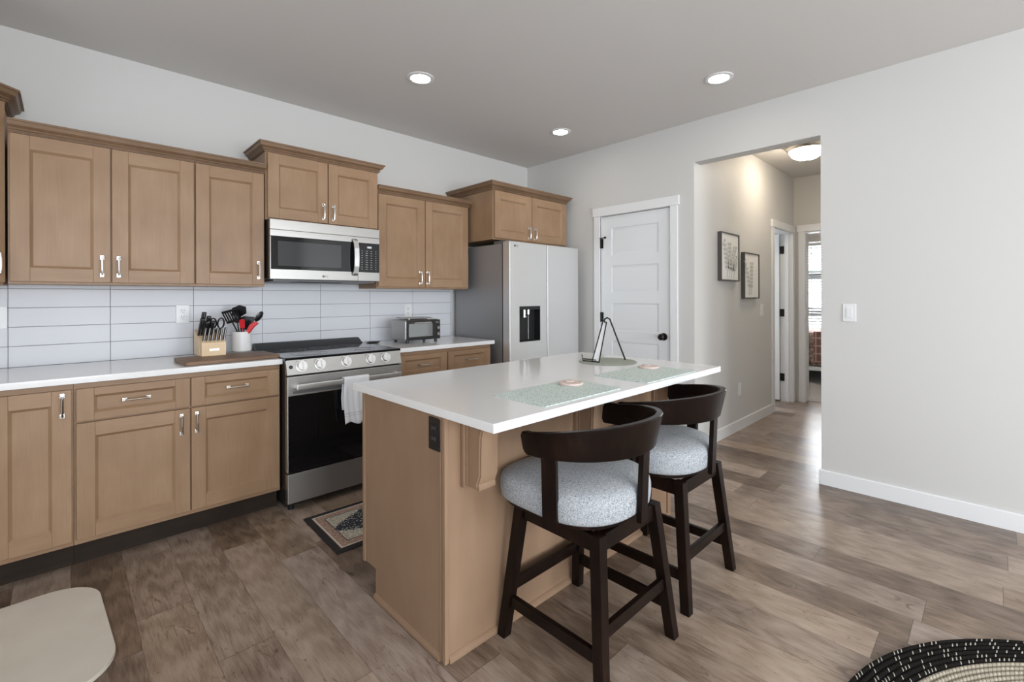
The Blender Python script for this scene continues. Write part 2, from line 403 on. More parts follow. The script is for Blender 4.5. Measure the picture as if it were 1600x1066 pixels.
# bedroom window: frame with two dark meeting rails
b = MB()
for y0, y1 in ((1.35, 1.41), (2.79, 2.85)): b.box(BW + .01, BW + .06, y0, y1, .62, 2.2, .004)
for z0, z1 in ((.62, .68), (2.14, 2.2)): b.box(BW + .01, BW + .06, 1.41, 2.79, z0, z1, .004)
wf = st(b, 'window_5', 'trim')
M['railgrey'] = plain('window_rail_grey', (.20, .22, .22), .5)
for z0, z1 in ((1.56, 1.70), (.93, 1.07)): MB().box(BW + .012, BW + .058, 1.41, 2.79, z0, z1, .004).build('window_rail', 'railgrey', wf)
t = NT('window_glass'); t.set(Base_Color=(1, 1, 1), Roughness=.0, Transmission_Weight=1., IOR=1.01); M['glass'] = t.m
for z0, z1 in ((.68, .93), (1.07, 1.56), (1.70, 2.14)): MB().box(BW + .03, BW + .036, 1.41, 2.79, z0, z1).build('window_pane', 'glass', wf)
bl = thing('window_blind', 'white slatted blind over the bedroom window behind the bed', 'blind', (BW - .03, 2.1, 2.12))
MB().box(BW - .06, BW - .01, 1.38, 2.82, 2.12, 2.17, .004).build('head_rail', 'white', bl)
b = MB(); z = 2.09
while z > .66:
    b.hexa([(BW - .050, 1.39, z - .014), (BW - .050, 2.81, z - .014), (BW - .050, 2.81, z - .011), (BW - .050, 1.39, z - .011)],
           [(BW - .018, 1.39, z + .011), (BW - .018, 2.81, z + .011), (BW - .018, 2.81, z + .014), (BW - .018, 1.39, z + .014)]); z -= .048
M['slat'] = plain('blind_slat', (.50, .52, .52), .6); b.build('slats', 'slat', bl)
for y in (1.7, 2.18, 2.6): MB().cyl((BW - .056, y, .66), (BW - .056, y, 2.12), .0022, 6).build('ladder_cord', 'grey', bl)

# trims: baseboards and door casings
def bprof(h=.097, tk=.013): return [(0, 0), (tk, 0), (tk, h - .004), (tk - .004, h), (0, h)]
st(MB().sweep([(E + .10, OY0), (E, OY0), (E, RY)], bprof(), 0), 'baseboard_right', 'trim')
st(MB().sweep([(HDX0 - .06, HY), (E + .12, HY), ][::-1], bprof(), 0), 'baseboard_hall', 'trim')
st(MB().sweep([(E, D), (E, DY1 + .085)], bprof(), 0), 'baseboard_corner', 'trim')
def casing_y(n, x, s_, y0, y1, zt, w_=.062, hd=.08):       # casing on a wall X=x, facing sign s_
    b = MB(); xa, xb = x, x + s_ * .016
    b.box(xa, xb, y0 - w_, y0, 0, zt, .002); b.box(xa, xb, y1, y1 + w_, 0, zt, .002)
    b.box(xa, x + s_ * .021, y0 - w_ - .014, y1 + w_ + .014, zt, zt + hd, .002)
    return st(b, n, 'trim')
casing_y('trim_1', E, -1, DY0 - .005, DY1 + .005, 2.034, .066)
b = MB()   # closet jamb lining
b.box(E + .0, E + .12, DY0 - .006, DY0 - .001, 0, 2.03); b.box(E, E + .12, DY1 + .001, DY1 + .006, 0, 2.03)
b.box(E + .05, E + .12, DY0, DY1, 0, 2.03)
st(b, 'trim_2', 'trim')
casing_y('trim_3', HE, -1, BY0, BY1, 2.04, .066)
b = MB(); b.box(HE - .002, HE + .125, BY1 - .006, BY1 + .004, .009, 2.04); b.box(HE - .002, HE + .125, BY0 - .004, BY0 + .006, .009, 2.04); b.box(HE - .002, HE + .125, BY0 + .006, BY1 - .006, 2.026, 2.04)
st(b, 'trim_4', 'trim')
b = MB()
b.box(HDX0 - .065, HDX0, HY - .016, HY, 0, 2.03, .002); b.box(HDX1, HDX1 + .066, HY - .016, HY, 0, 2.03, .002)
b.box(HDX0 - .08, HDX1 + .08, HY - .021, HY, 2.03, 2.11, .002)
b.box(HDX0 - .001, HDX0 + .004, HY - .002, HY + .122, 0, 2.026); b.box(HDX1 - .004, HDX1 + .001, HY - .002, HY + .122, 0, 2.026); b.box(HDX0 + .004, HDX1 - .004, HY - .002, HY + .122, 2.020, 2.034)
b.box(HDX1 - .016, HDX1 - .004, HY + .03, HY + .075, 0, 2.03)
st(b, 'trim_5', 'trim')

# closet door: five horizontal panels
def panel_door(mb, y0, y1, z0, z1, x, th=.035):
    mb.box(x + .010, x + th, y0, y1, z0, z1)
    sw = .112
    rails = [z0, .19, ]; pz = [(.19, .50), (.60, .855), (.955, 1.208), (1.31, 1.558), (1.657, 1.912)]
    mb.box(x, x + .010, y0, y0 + sw, z0, z1); mb.box(x, x + .010, y1 - sw, y1, z0, z1)
    prev = z0
    for a, c in pz: mb.box(x, x + .010, y0 + sw, y1 - sw, prev, a); prev = c
    mb.box(x, x + .010, y0 + sw, y1 - sw, prev, z1)
    for a, c in pz:    # sloped bead then a slightly raised field
        ya, yb = y0 + sw, y1 - sw; i = .022
        mb.hexa([(x + .010, ya + .008, a + .008), (x + .010, yb - .008, a + .008), (x + .010, yb - .008, c - .008), (x + .010, ya + .008, c - .008)],
                [(x + .002, ya + i + .01, a + i + .01), (x + .002, yb - i - .01, a + i + .01), (x + .002, yb - i - .01, c - i - .01), (x + .002, ya + i + .01, c - i - .01)])
b = MB(); panel_door(b, DY0 + .002, DY1 - .002, .008, DZ - .004, E + .008)
dr = st(b, 'door_1', 'door')
b = MB(); kx, ky, kz = E + .008, 1.976, .925
b.lathe([(0, 0), (.032, 0), (.032, -.006), (.014, -.010), (.011, -.03), (.02, -.036), (.027, -.048), (.027, -.058), (.018, -.068), (0, -.070)], (kx, ky, kz), 28, axis=0)
b.build('door_knob', 'blackmetal', dr)
def hinge_c(z, stop=False):
    b = MB(); b.cyl((E - .004, DY1 - .001, z - .045), (E - .004, DY1 - .001, z + .045), .0075, 12)
    b.box(E + .0, E + .009, DY1 - .022, DY1 + .006, z - .045, z + .045)
    if stop: b.cyl((E - .006, DY1 + .02, z + .05), (E - .03, DY1 - .06, z + .05), .004, 8); b.cyl((E - .03, DY1 - .06, z + .05), (E - .03, DY1 - .075, z + .05), .010, 10); b.cyl((E - .006, DY1 + .02, z + .05), (E - .006, DY1 + .03, z + .05), .009, 10)
    return b.build('hinge', 'blackmetal', dr)
hinge_c(1.775, True); hinge_c(1.077); hinge_c(.23)
# hall side door, swung open into the room behind
dr2 = st(MB().box(HDX1 - .040, HDX1 - .005, HY + .125, HY + .125 + .64, .012, 2.02, .002), 'door_2', 'door')
for z in (1.83, 1.07, .29):
    MB().box(HDX1 - .022, HDX1 - .003, HY + .078, HY + .128, z - .045, z + .045, .004).build('hinge', 'blackmetal', dr2)

# ------------------------------------------------------------------ cabinets
def crown_prof(h, p):
    return [(0, 0), (p * .16, 0), (p * .16, h * .10), (p * .30, h * .10), (p * .30, h * .17), (p * .24, h * .20), (p * .40, h * .30), (p * .40, h * .36), (p * .34, h * .39), (p * .50, h * .46), (p * .72, h * .56), (p * .80, h * .70), (p * .86, h * .84), (p, h * .84), (p, h), (0, h)]
def front(mb, x0, x1, z0, z1, y, fw=.068, rw=None):
    x0 += .001; x1 -= .001
    """frame-and-panel front facing -Y; slot 0 vertical grain, slot 1 horizontal grain"""
    rw = rw or fw; th = .02
    mb.box(x0, x0 + fw, y, y + th, z0, z1, .0015, 0, 1); mb.box(x1 - fw, x1, y, y + th, z0, z1, .0015, 0, 1)
    mb.box(x0 + fw, x1 - fw, y + .0003, y + th, z0, z0 + rw, .0012, 1, 1); mb.box(x0 + fw, x1 - fw, y + .0003, y + th, z1 - rw, z1, .0012, 1, 1)
    a, c, d, e = x0 + fw, x1 - fw, z0 + rw, z1 - rw; k = .011; yy = y + .001; yb = y + .0125
    mb.box(a - .002, c + .002, yb, y + th - .001, d - .002, e + .002, 0, 0 if (c - a) < 3 * (e - d) else 1)
    mb.prism([(yy, d), (yb, d), (yb, d + k)], 0, a, c, 1); mb.prism([(yy, e), (yb, e - k), (yb, e)], 0, a, c, 1)
    mb.prism([(a, yy), (a + k, yb), (a, yb)], 2, d, e, 0); mb.prism([(c, yy), (c, yb), (c - k, yb)], 2, d, e, 0)
def pull(parent, x, z, y, vert=True, L=.096):
    b = MB(); n = 12; pts = []
    for i in range(n + 1):
        u = i / n * 2 - 1; s_ = u * L / 2; dep = -.026 - .004 * (1 - u * u)
        pts.append((x, y + dep, z + s_) if vert else (x + s_, y + dep, z))
    b.tube(pts, .0048, 8)
    for u in (-1, 1):
        s_ = u * L / 2 * .96
        if vert:
            b.box(x - .006, x + .006, y - .028, y, z + s_ - .006, z + s_ + .006, .002); b.box(x - .008, x + .008, y - .004, y, z + s_ - .010, z + s_ + .010, .001)
        else:
            b.box(x + s_ - .006, x + s_ + .006, y - .028, y, z - .006, z + .006, .002); b.box(x + s_ - .010, x + s_ + .010, y - .004, y, z - .008, z + .008, .001)
    return b.build('handle', 'nickel' if not vert else 'chrome', parent)
def carcass(x0, x1, yf, z0, z1, root, rec=.0, name='body'):
    b = MB(); b.box(x0, x1, yf, D - .001, z0, z1, .001, 0, 1); return b.build(name, ['woodZ'], root)
WD = ['woodZ', 'woodX']
def upper(label, x0, x1, z0, z1, yf, doors, ch, cp, ctop_path, hz, group='wall cabinets', zd=.012):
    r = thing('wall_cabinet', label, 'cabinet', ((x0 + x1) / 2, D, z0), group)
    carcass(x0, x1, yf + .02, z0, z1, r)
    for dx0, dx1, hx in doors:
        b = MB(); front(b, dx0, dx1, z0 + zd, z1 - .012, yf); d = b.build('door', WD, r)
        pull(d, hx, hz, yf)
    MB().sweep(ctop_path, crown_prof(ch, cp), z1 - .008).build('crown_moulding', 'crown', r)
    return r
UY = 3.264
G_UP = 'wall cabinets above the backsplash'
upper('double-door wall cabinet left of the single-door one, high over the long counter', -.197, .5535, 1.340, 2.076, UY, [(-.191, .1765, .142), (.181, .5495, .209)], .060, .045, [(-.197, UY + .018), (.5535, UY + .018)], 1.437, None)
upper('narrow single-door wall cabinet directly left of the microwave', .5535, .932, 1.340, 2.076, UY, [(.5565, .926, .892)], .060, .045, [(.5535, UY + .018), (.935, UY + .018)], 1.445, None)
upper('short raised double-door wall cabinet directly over the microwave', .9345, 1.7185, 1.776, 2.222, UY - .012, [(.944, 1.334, 1.300), (1.338, 1.714, 1.370)], .060, .046, [(.9345, D - .002), (.9345, UY + .006), (1.7185, UY + .006), (1.7185, D - .002)], 1.866, None)
upper('double-door wall cabinet between microwave cabinet and fridge', 1.7195, 2.604, 1.340, 2.076, UY, [(1.724, 2.143, 2.095), (2.147, 2.596, 2.165)], .060, .045, [(1.7195, UY + .018), (2.604, UY + .018), (2.604, D - .04)], 1.429, None)
upper('deep double-door cabinet mounted above the refrigerator', 2.637, 3.604, 1.765, 2.196, 2.964, [(2.648, 3.103, 3.060), (3.107, 3.598, 3.140)], .068, .052, [(2.637, D - .002), (2.637, 2.982), (3.604, 2.982), (3.604, D - .002)], 1.852, None)
# diagonal corner wall cabinet (local coordinates, turned 45 degrees)
r = thing('wall_cabinet', 'tall corner wall cabinet cut off by the left edge, with stepped crown', 'cabinet', (-.199, 3.282, 1.335), None, True, PI / 4)
b = MB(); b.hexa([(0, .02, 0), (.0, .02, 0), (0, 0, 0), (0, 0, 0)][:0] or [(-.417, .02, 0), (0, .02, 0), (.205, .225, 0), (-.2, .63, 0), (-.622, .225, 0)], [(-.417, .02, .88), (0, .02, .88), (.205, .225, .88), (-.2, .63, .88), (-.622, .225, .88)])
b.build('body', 'woodZ', r)
b = MB(); front(b, -.412, -.006, .012, .870, 0.); d = b.build('door', WD, r); pull(d, -.052, .10, 0.)
MB().sweep([(-.6, .203), (-.417, .02), (0, .02), (.205, .225)], crown_prof(.068, .060), .872).build('crown_moulding', 'crown', r)

# base cabinets
BYF = 2.964
def base(label, x0, x1, kick0=None, kick1=None):
    r = thing('base_cabinet', label, 'cabinet', ((x0 + x1) / 2, D, 0))
    MB().box(x0, x1, BYF + .02, D - .001, .115, .872, .001, 0, 1).build('body', 'woodX', r)
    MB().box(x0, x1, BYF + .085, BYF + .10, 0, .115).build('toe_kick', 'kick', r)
    return r
r = base('double-door base cabinet with two drawers, just left of the range', .0285, .9295)
for x0, x1, hx in ((.036, .4785, .440), (.4825, .922, .508)):
    b = MB(); front(b, x0, x1, .140, .683, BYF, .066); d = b.build('door', WD, r); pull(d, hx, .605, BYF)
    b = MB(); front(b, x0, x1, .692, .845, BYF, .062, .036); d = b.build('drawer', WD, r); pull(d, (x0 + x1) / 2, .772, BYF, False)
r = base('corner base cabinet with one full-height door, at the left end of the counter', -.98, .0275)
b = MB(); front(b, -.246, .022, .140, .845, BYF, .066); d = b.build('door', WD, r); pull(d, -.010, .775, BYF)
r = base('two-drawer base cabinet between range and refrigerator, partly behind the island', 1.6975, 2.605)
for x0, x1, hx in ((1.712, 2.148, 2.10), (2.154, 2.592, 2.20)):
    b = MB(); front(b, x0, x1, .140, .683, BYF, .066); d = b.build('door', WD, r); pull(d, hx, .605, BYF)
    b = MB(); front(b, x0, x1, .692, .845, BYF, .062, .036); d = b.build('drawer', WD, r); pull(d, (x0 + x1) / 2 + .01, .768, BYF, False)
CT = .905
tag(MB().box(LX + .002, .934, 2.942, D - .012, .874, CT, .003).build('countertop', 'quartz'), 'long white quartz countertop left of the range', 'countertop')
tag(MB().box(1.6965, 2.622, 2.942, D - .012, .874, CT, .003).build('countertop', 'quartz'), 'short white quartz countertop between range and refrigerator', 'countertop')

# tile backsplash: stacked long tiles
X0T, TL, TH = -.2153, .4064, .1018
b = MB(); b.box(LX + .001, 2.642, D - .006, D - .0005, CT - .02, 1.372, 0, 1)
k = -2
while X0T + k * TL < 2.64:
    xa, xb = max(LX + .002, X0T + k * TL + .0012), min(2.6415, X0T + (k + 1) * TL - .0012)
    for j in range(5):
        za, zb = CT + .009 + j * TH + .0012 - (TH if j < 0 else 0), CT + .009 + (j + 1) * TH - .0012
        if j == 0: za = CT + .001
        zb = min(zb, 1.3725)
        if xb > xa and zb > za: b.box(xa, xb, D - .0105, D - .005, za, zb, .0012, 0, 1)
    k += 1
tag(b.build('backsplash', ['tile', 'grout']), 'white stacked-tile backsplash with grey grout lines behind the counters', 'backsplash')

# outlets and switches
def outlet(x, z, label):
    y = D - .0105; r = thing('wall_outlet', label, 'outlet', (x, y, z))
    MB().box(x - .036, x + .036, y - .006, y, z - .058, z + .058, .003).build('cover_plate', 'white', r)
    for s_ in (-.02, .02):
        rc = MB().lathe([(0, -.0025), (.016, -.0025), (.017, 0)], (x, y - .006, z + s_), 20, axis=1).build('receptacle', 'white', r)
        b = MB(); b.box(x - .0075, x - .005, y - .0092, y - .008, z + s_ - .001, z + s_ + .008); b.box(x + .005, x + .0075, y - .0092, y - .008, z + s_ - .001, z + s_ + .008)
        b.cyl((x, y - .0092, z + s_ - .008), (x, y - .008, z + s_ - .008), .0024, 8)
        b.build('slot_pattern', 'whitedark', rc)
outlet(.540, 1.166, 'white wall outlet on the backsplash left of the knife block')
outlet(2.172, 1.150, 'white wall outlet on the backsplash above the toaster oven')
r = thing('wall_switch', 'white blank-looking wall switch at the left edge of the backsplash', 'switch', (-.262, D - .0105, 1.169))
MB().box(-.304, -.217, D - .0165, D - .0105, 1.111, 1.227, .003).build('cover_plate', 'white', r)
MB().box(-.277, -.244, D - .0195, D - .0165, 1.136, 1.202, .002).build('rocker', 'white', r)
r = thing('wall_switch', 'white rocker switch on the bare wall right of the hall opening', 'switch', (E, .668, 1.160))
MB().box(E - .006, E, .630, .703, 1.102, 1.218, .003).build('cover_plate', 'white', r)
MB().box(E - .010, E - .006, .650, .683, 1.127, 1.193, .002).build('rocker', 'white', r)
r = thing('wall_switch', 'small white switch on the hall wall beside the side door casing', 'switch', (5.25, HY, 1.13))
MB().box(5.20, 5.30, HY - .006, HY, 1.065, 1.19, .003).build('cover_plate', 'white', r)
MB().box(5.232, 5.267, HY - .010, HY - .006, 1.095, 1.16, .002).build('rocker', 'white', r)
r = thing('wall_outlet', 'white outlet low on the hall wall above the baseboard', 'outlet', (4.635, HY, .385))
MB().box(4.598, 4.672, HY - .006, HY, .325, .445, .003).build('cover_plate', 'white', r)
MB().box(4.618, 4.652, HY - .009, HY - .006, .35, .42, .004).build('receptacle', 'white', r)

# ------------------------------------------------------------------ microwave
r = thing('microwave', 'stainless over-the-range microwave with black glass door and keypad', 'microwave', (1.31, D, 1.388))
x0, x1, yf = .9385, 1.694, 3.19
MB().box(x0, x1, yf + .03, D - .012, 1.392, 1.7745, .002).build('body', 'black', r)
b = MB(); b.box(x0, x1, yf, yf + .03, 1.708, 1.772, .002); b.box(x0, x1, yf, yf + .03, 1.665, 1.7065, .002)
b.build('vent_strip', 'steel', r)
xd = 1.525
dd = MB(); dd.box(x0, xd, yf, yf + .03, 1.389, 1.664, .003); dd = dd.build('door', 'steel', r)
MB().box(x0 + .004, xd - .001, yf - .002, yf + .002, 1.452, 1.6635, .0008).build('door_glass', 'blackglass', dd)
MB().box(.985, 1.40, yf - .0026, yf - .0018, 1.475, 1.635, .0003).build('door_window', 'glass_win', dd)
b = MB(); pts = [(1.497, yf - .006, 1.425), (1.497, yf - .03, 1.44), (1.497, yf - .043, 1.49), (1.497, yf - .047, 1.555), (1.497, yf - .043, 1.62), (1.497, yf - .03, 1.675), (1.497, yf - .006, 1.69)]
for p, q in zip(pts, pts[1:]):
    b.hexa([(p[0] - .017, p[1], p[2]), (p[0] + .017, p[1], p[2]), (p[0] + .017, p[1] + .010, p[2]), (p[0] - .017, p[1] + .010, p[2])],
           [(q[0] - .017, q[1], q[2]), (q[0] + .017, q[1], q[2]), (q[0] + .017, q[1] + .010, q[2]), (q[0] - .017, q[1] + .010, q[2])])
b.build('handle', 'satin', dd)
cp = MB(); cp.box(xd + .002, x1, yf, yf + .03, 1.389, 1.6645, .003, 0); cp = cp.build('control_panel', 'steel', r)
MB().box(xd + .003, x1 - .003, yf - .002, yf + .002, 1.452, 1.6635, .0008).build('keypad', 'blackglass', cp)
M['keyprint'] = plain('key_print', (.34, .35, .37), .5); M['display'] = plain('display_print', (.62, .66, .70), .4)
for j in range(9):
    for i in range(4):
        w_, h_ = .0095 + .004 * ((i * 5 + j * 3) % 3), .0035; cx = xd + .03 + i * .036; cz = 1.607 - j * .0165
        MB().box(cx - w_ / 2, cx + w_ / 2, yf - .0026, yf - .0018, cz - h_ / 2, cz + h_ / 2).build('key_legend', 'keyprint', cp)
MB().box(xd + .070, xd + .104, yf - .0026, yf - .0018, 1.628, 1.642).build('clock_display', 'display', cp)
def lg(parent, x, y, z, s_, rot=0.):
    b = MB(); b.lathe([(0, -.0008), (s_ * .5, -.0008), (s_ * .5, 0)], (x - s_ * .95, y, z), 20, axis=1); m1 = b.build('brand_emblem', 'grey', parent)
    text_obj('brand_letters', 'LG', s_ * 1.15, 'grey', (x + s_ * .35, y - .0004, z), (PI / 2, 0, 0), parent, .0004)
lg(dd, 1.292, yf, 1.414, .0165)
b = MB(); b.box(x0 + .03, x1 - .02, yf + .04, D - .05, 1.374, 1.392, .004); b.build('underside_grille', 'grey', r)
b = MB(); b.box(1.12, 1.42, yf + .05, yf + .20, 1.370, 1.3745, .002); b.build('underside_filter', 'black', r)

# ------------------------------------------------------------------ range
r = thing('range', 'stainless slide-in electric range with black glass oven door and top', 'range', (1.3125, D, 0))
x0, x1, yf = .9375, 1.6935, 2.874
MB().box(x0, x1, yf + .04, D - .02, .03, .892, .002).build('body', 'black', r)
for fx_ in (x0 + .04, x1 - .04):
    for fy_ in (yf + .07, D - .1): MB().cyl((fx_, fy_, 0), (fx_, fy_, .035), .018, 12).build('foot', 'black', r)
ck = MB().box(x0 - .006, x1 + .006, yf + .028, D - .06, .893, .912, .003).build('cooktop', 'blackglass', r)
for cx, cy_, rr in ((1.13, 3.06, .11), (1.49, 3.06, .09), (1.13, 3.34, .08), (1.49, 3.34, .11), (1.31, 3.36, .06)):
    b = MB()
    for q in (rr, rr * .6): b.tube([(cx + q * math.cos(a * PI / 24), cy_ + q * math.sin(a * PI / 24), .9121) for a in range(48)], .0009, 4, closed=True)
    b.build('burner_ring', 'grey', ck)
b = MB(); b.hexa([(x0 - .003, D - .125, .911), (x1 + .003, D - .125, .911), (x1 + .003, D - .022, .911), (x0 - .003, D - .022, .911)],
       [(x0 + .0, D - .06, .950), (x1 - .0, D - .06, .950), (x1 - .0, D - .022, .952), (x0, D - .022, .952)])
bv = b.build('rear_vent', 'black', r)
for a in (1.10, 1.36): MB().box(a, a + .17, D - .052, D - .030, .951, .9528).build('vent_slot', 'grey', bv)
b = MB(); b.prism([(yf + .04, .81), (yf + .004, .812), (yf + .030, .904), (yf + .05, .904)], 0, x0, x1)
cp = b.build('control_panel', 'steel', r)
nrm = Vector((0, -.962, .272))
M['print'] = plain('dial_print', (.08, .08, .085), .5)
for kx in (1.023, 1.133, 1.300, 1.466, 1.576):
    c = Vector((kx, yf + .0165, .859)); b = MB()
    b.tube([c, c + nrm * .005], [.034, .034], 32); b.tube([c + nrm * .005, c + nrm * .026], [.028, .026], 32)
    kb = b.build('knob', 'satin', cp)
    b = MB(); p = c + nrm * .0265; u = Vector((0, .272, .962))
    b.hexa([tuple(p + Vector((-.004, 0, 0)) - u * .019), tuple(p + Vector((.004, 0, 0)) - u * .019), tuple(p + Vector((.004, 0, 0)) + u * .019), tuple(p + Vector((-.004, 0, 0)) + u * .019)],
           [tuple(p + nrm * .008 + Vector((-.003, 0, 0)) - u * .017), tuple(p + nrm * .008 + Vector((.003, 0, 0)) - u * .017), tuple(p + nrm * .008 + Vector((.003, 0, 0)) + u * .017), tuple(p + nrm * .008 + Vector((-.003, 0, 0)) + u * .017)])
    b.build('grip', 'chrome', kb)
b = MB(); c = Vector((.962, yf + .0165, .857)); b.tube([c, c + nrm * .003], [.011, .011], 20); b.build('power_button', 'black', cp)
for kx in (1.023, 1.133, 1.300, 1.466, 1.576):
    for a in (-38, 38, 0):
        px = kx + math.sin(math.radians(a)) * .037; pz = .859 + math.cos(math.radians(a)) * .035; py = yf + .0165 + (pz - .859) * .283
        MB().box(px - .0045, px + .0045, py - .0012, py + .0005, pz - .0015, pz + .0015).build('dial_mark', 'print', cp)
dd = MB().box(x0, x1, yf, yf + .04, .236, .802, .004).build('oven_door', 'steel', r)
MB().box(x0 + .003, x1 - .003, yf - .003, yf + .001, .238, .690, .001).build('door_glass', 'blackglass', dd)
b = MB(); b.box(x0 + .035, x1 - .035, yf - .058, yf - .046, .728, .762, .005)
for a in (x0 + .04, x1 - .06): b.box(a, a + .02, yf - .05, yf, .733, .757, .002)
b.build('handle', 'satin', dd)
b = MB(); b.box(x0 + .03, x1 - .03, yf - .0015, yf + .001, .700, .716, .0006); b.build('vent_slot', 'grey', dd)
MB().box(x0, x1, yf, yf + .04, .055, .229, .004).build('storage_drawer', 'steel', r)

# towel over the oven handle
tw = thing('dish_towel', 'white dish towel with thin grey stripes hanging on the oven handle', 'towel', (1.33, yf - .05, .47))
def towel(u, v):
    # v along the drape (front hem -> over the bar -> back hem)
    L1, L2 = .285, .20; s_ = v * (L1 + L2 + .05); x = 1.250 + u * .165
    if s_ < L1: y, z = yf - .0675, .480 + s_
    elif s_ < L1 + .05:
        a = (s_ - L1) / .05 * PI; y, z = yf - .052 - math.cos(a) * .0155, .765 + math.sin(a) * .006
    else: y, z = yf - .037, .765 - (s_ - L1 - .05)
    k = min(1, abs(z - .77) / .12)
    y += (-.004 * math.sin(u * 13 + 1) - .003 * math.sin(u * 29 + z * 8)) * k if s_ < L1 else 0
    x += .006 * math.sin(z * 17) * k
    if s_ < L1 and s_ < .02: z += .010 * math.sin(u * 9)
    return (x, y, z)
b = MB(); b.grid(towel, 26, 44); tf = b.build('cloth', 'towel', tw, 80)
md = tf.modifiers.new('thick', 'SOLIDIFY'); md.thickness = .005; md.offset = 0

# ------------------------------------------------------------------ refrigerator
r = thing('refrigerator', 'stainless double-door refrigerator with a black water dispenser', 'refrigerator', (3.12, 3.2, 0))
x0, x1, yf = 2.662, 3.578, 2.80
MB().box(x0 + .004, x1 - .004, 2.892, 3.548, .03, 1.722, .004).build('cabinet', 'fridgeside', r)
dl = MB().box(x0, 3.1265, yf, 2.885, .722, 1.736, .006, 0, 3).build('door', 'steelZ', r)
cut(dl, [(2.775, 3.035, yf - .01, yf + .07, .885, 1.190)])
MB().box(3.1325, x1, yf, 2.885, .722, 1.736, .006, 0, 3).build('door', 'steelZ', r)
MB().box(x0, x1, yf, 2.885, .05, .704, .006, 0, 3).build('freezer_drawer', 'steelZ', r)
MB().box(x0 + .002, x1 - .002, 2.884, 2.893, .05, 1.72).build('door_gasket', 'black', r)
b = MB(); b.box(x0 + .02, x1 - .02, 2.90, 2.96, 0, .05); b.build('base_grille', 'grey', r)
for q in (x0 + .02, x1 - .16): MB().box(q, q + .14, 2.87, 3.02, 1.722, 1.752, .006).build('hinge_cover', 'grey', r)
b = MB(); bx = (2.7752, 3.0348)
b.box(bx[0], bx[1], yf + .066, yf + .0695, .8852, 1.1898); b.box(bx[0], bx[0] + .004, yf + .001, yf + .066, .8852, 1.1898); b.box(bx[1] - .004, bx[1], yf + .001, yf + .066, .8852, 1.1898)
b.box(bx[0] + .004, bx[1] - .004, yf + .001, yf + .066, .8852, .892); b.box(bx[0] + .004, bx[1] - .004, yf + .001, yf + .066, 1.160, 1.1898)
ds = b.build('dispenser', 'blackmatte', dl)
b = MB(); b.cyl((2.86, yf + .03, 1.10), (2.86, yf + .03, 1.16), .016, 16); b.cyl((2.86, yf + .03, 1.095), (2.86, yf + .03, 1.102), .026, 16)
b.build('water_nozzle', 'chrome', ds); MB().cyl((2.912, yf + .03, 1.12), (2.912, yf + .03, 1.16), .013, 16).build('ice_chute', 'chrome', ds)
MB().box(2.916, 2.924, yf + .035, yf + .045, .900, 1.12, .002).build('ice_paddle', 'chrome', ds)
lg(dl, 2.742, yf, 1.701, .020)

# ------------------------------------------------------------------ island
IT = .893
r = thing('kitchen_island', 'maple kitchen island base with corbels and plain end panel', 'island', (1.74, 1.62, 0))
ix0, ix1, iy0, iy1 = .945, 2.53, 1.320, 1.930
MB().prism([(iy0 + .003, 0), (1.822, 0), (1.822, .118), (iy1 - .002, .118), (iy1 - .002, IT - .031), (iy0 + .003, IT - .031)], 0, ix0 + .003, ix1 - .003).build('body', 'islandwood', r)
MB().prism([(iy0 + .032, .012), (1.820, .012), (1.820, .122), (iy1 - .022, .122), (iy1 - .022, IT - .031), (iy0 + .032, IT - .031)], 0, ix0, ix0 + .004).build('end_panel', 'islandwood', r)
for q in ((ix0 - .005, ix0 + .012, iy0 - .004, iy0 + .014, 0), (ix0 - .005, ix0 + .004, iy0 + .019, iy0 + .030, 0), (ix0 - .005, ix0 + .004, iy1 - .020, iy1, .118), (ix1 - .03, ix1 + .004, iy0 - .006, iy0 + .004, 0)):
    MB().box(*q, IT - .031, .002).build('corner_trim', 'islandwood', r)
shoe = [(0, 0), (.014, 0), (.014, .010), (.007, .019), (0, .022)]
MB().sweep([(ix0, 1.822), (ix0, iy0 + .03)][::-1] and [(ix0 + .003, 1.822), (ix0 + .003, iy0 + .028)][::-1], [(-o, u) for o, u in shoe], 0).build('shoe_moulding', 'islandwood', r)
MB().sweep([(ix0 + .012, iy0 + .003), (ix1 - .03, iy0 + .003)], shoe, 0).build('shoe_moulding', 'islandwood', r)
def corbel(xc):
    b = MB(); T = .0375; z1 = IT - .031
    def S(k=0.):
        p = [(iy0 + .003, z1), (iy0 - .172 + k, z1), (iy0 - .172 + k, z1 - .018)]
        for i in range(1, 9):
            a = i / 8 * PI / 2; p.append((iy0 - .172 + k + .07 * math.sin(a), z1 - .018 - .065 * (1 - math.cos(a))))
        p += [(iy0 - .100 + k, .74), (iy0 - .098 + k, .655), (iy0 - .085 + k, .622 + k * .2), (iy0 - .088 + k, .612), (iy0 - .088 + k, .602), (iy0 + .003, .602)]
        return p
    b.prism(S(), 0, xc - T, xc + T)
    b.box(xc - T - .012, xc + T + .012, iy0 - .016, iy0 + .003, .594, z1, .004)
    # raised curl lines on both cheeks
    for sx in (-1, 1):
        b.tube([(xc + sx * T, y + .010, z) for y, z in S()[3:-2]], .0035, 6)
        b.box(xc + sx * T - .003, xc + sx * T + .003, iy0 - .024, iy0 - .016, .602, z1, .002)
    return b.build('corbel', 'islandwood', r)
for xc in (1.062, 1.70, 2.385): corbel(xc)
for s_, (da, db, hx) in enumerate(((.953, 1.47, 1.43), (1.475, 1.995, 1.52), (2.0, 2.52, 2.05))):   # doors on the range side
    b = MB(); b.box(da, db, iy1 - .002, iy1 + .018, .14, IT - .06, .002); b.build('door', 'islandwood', r)
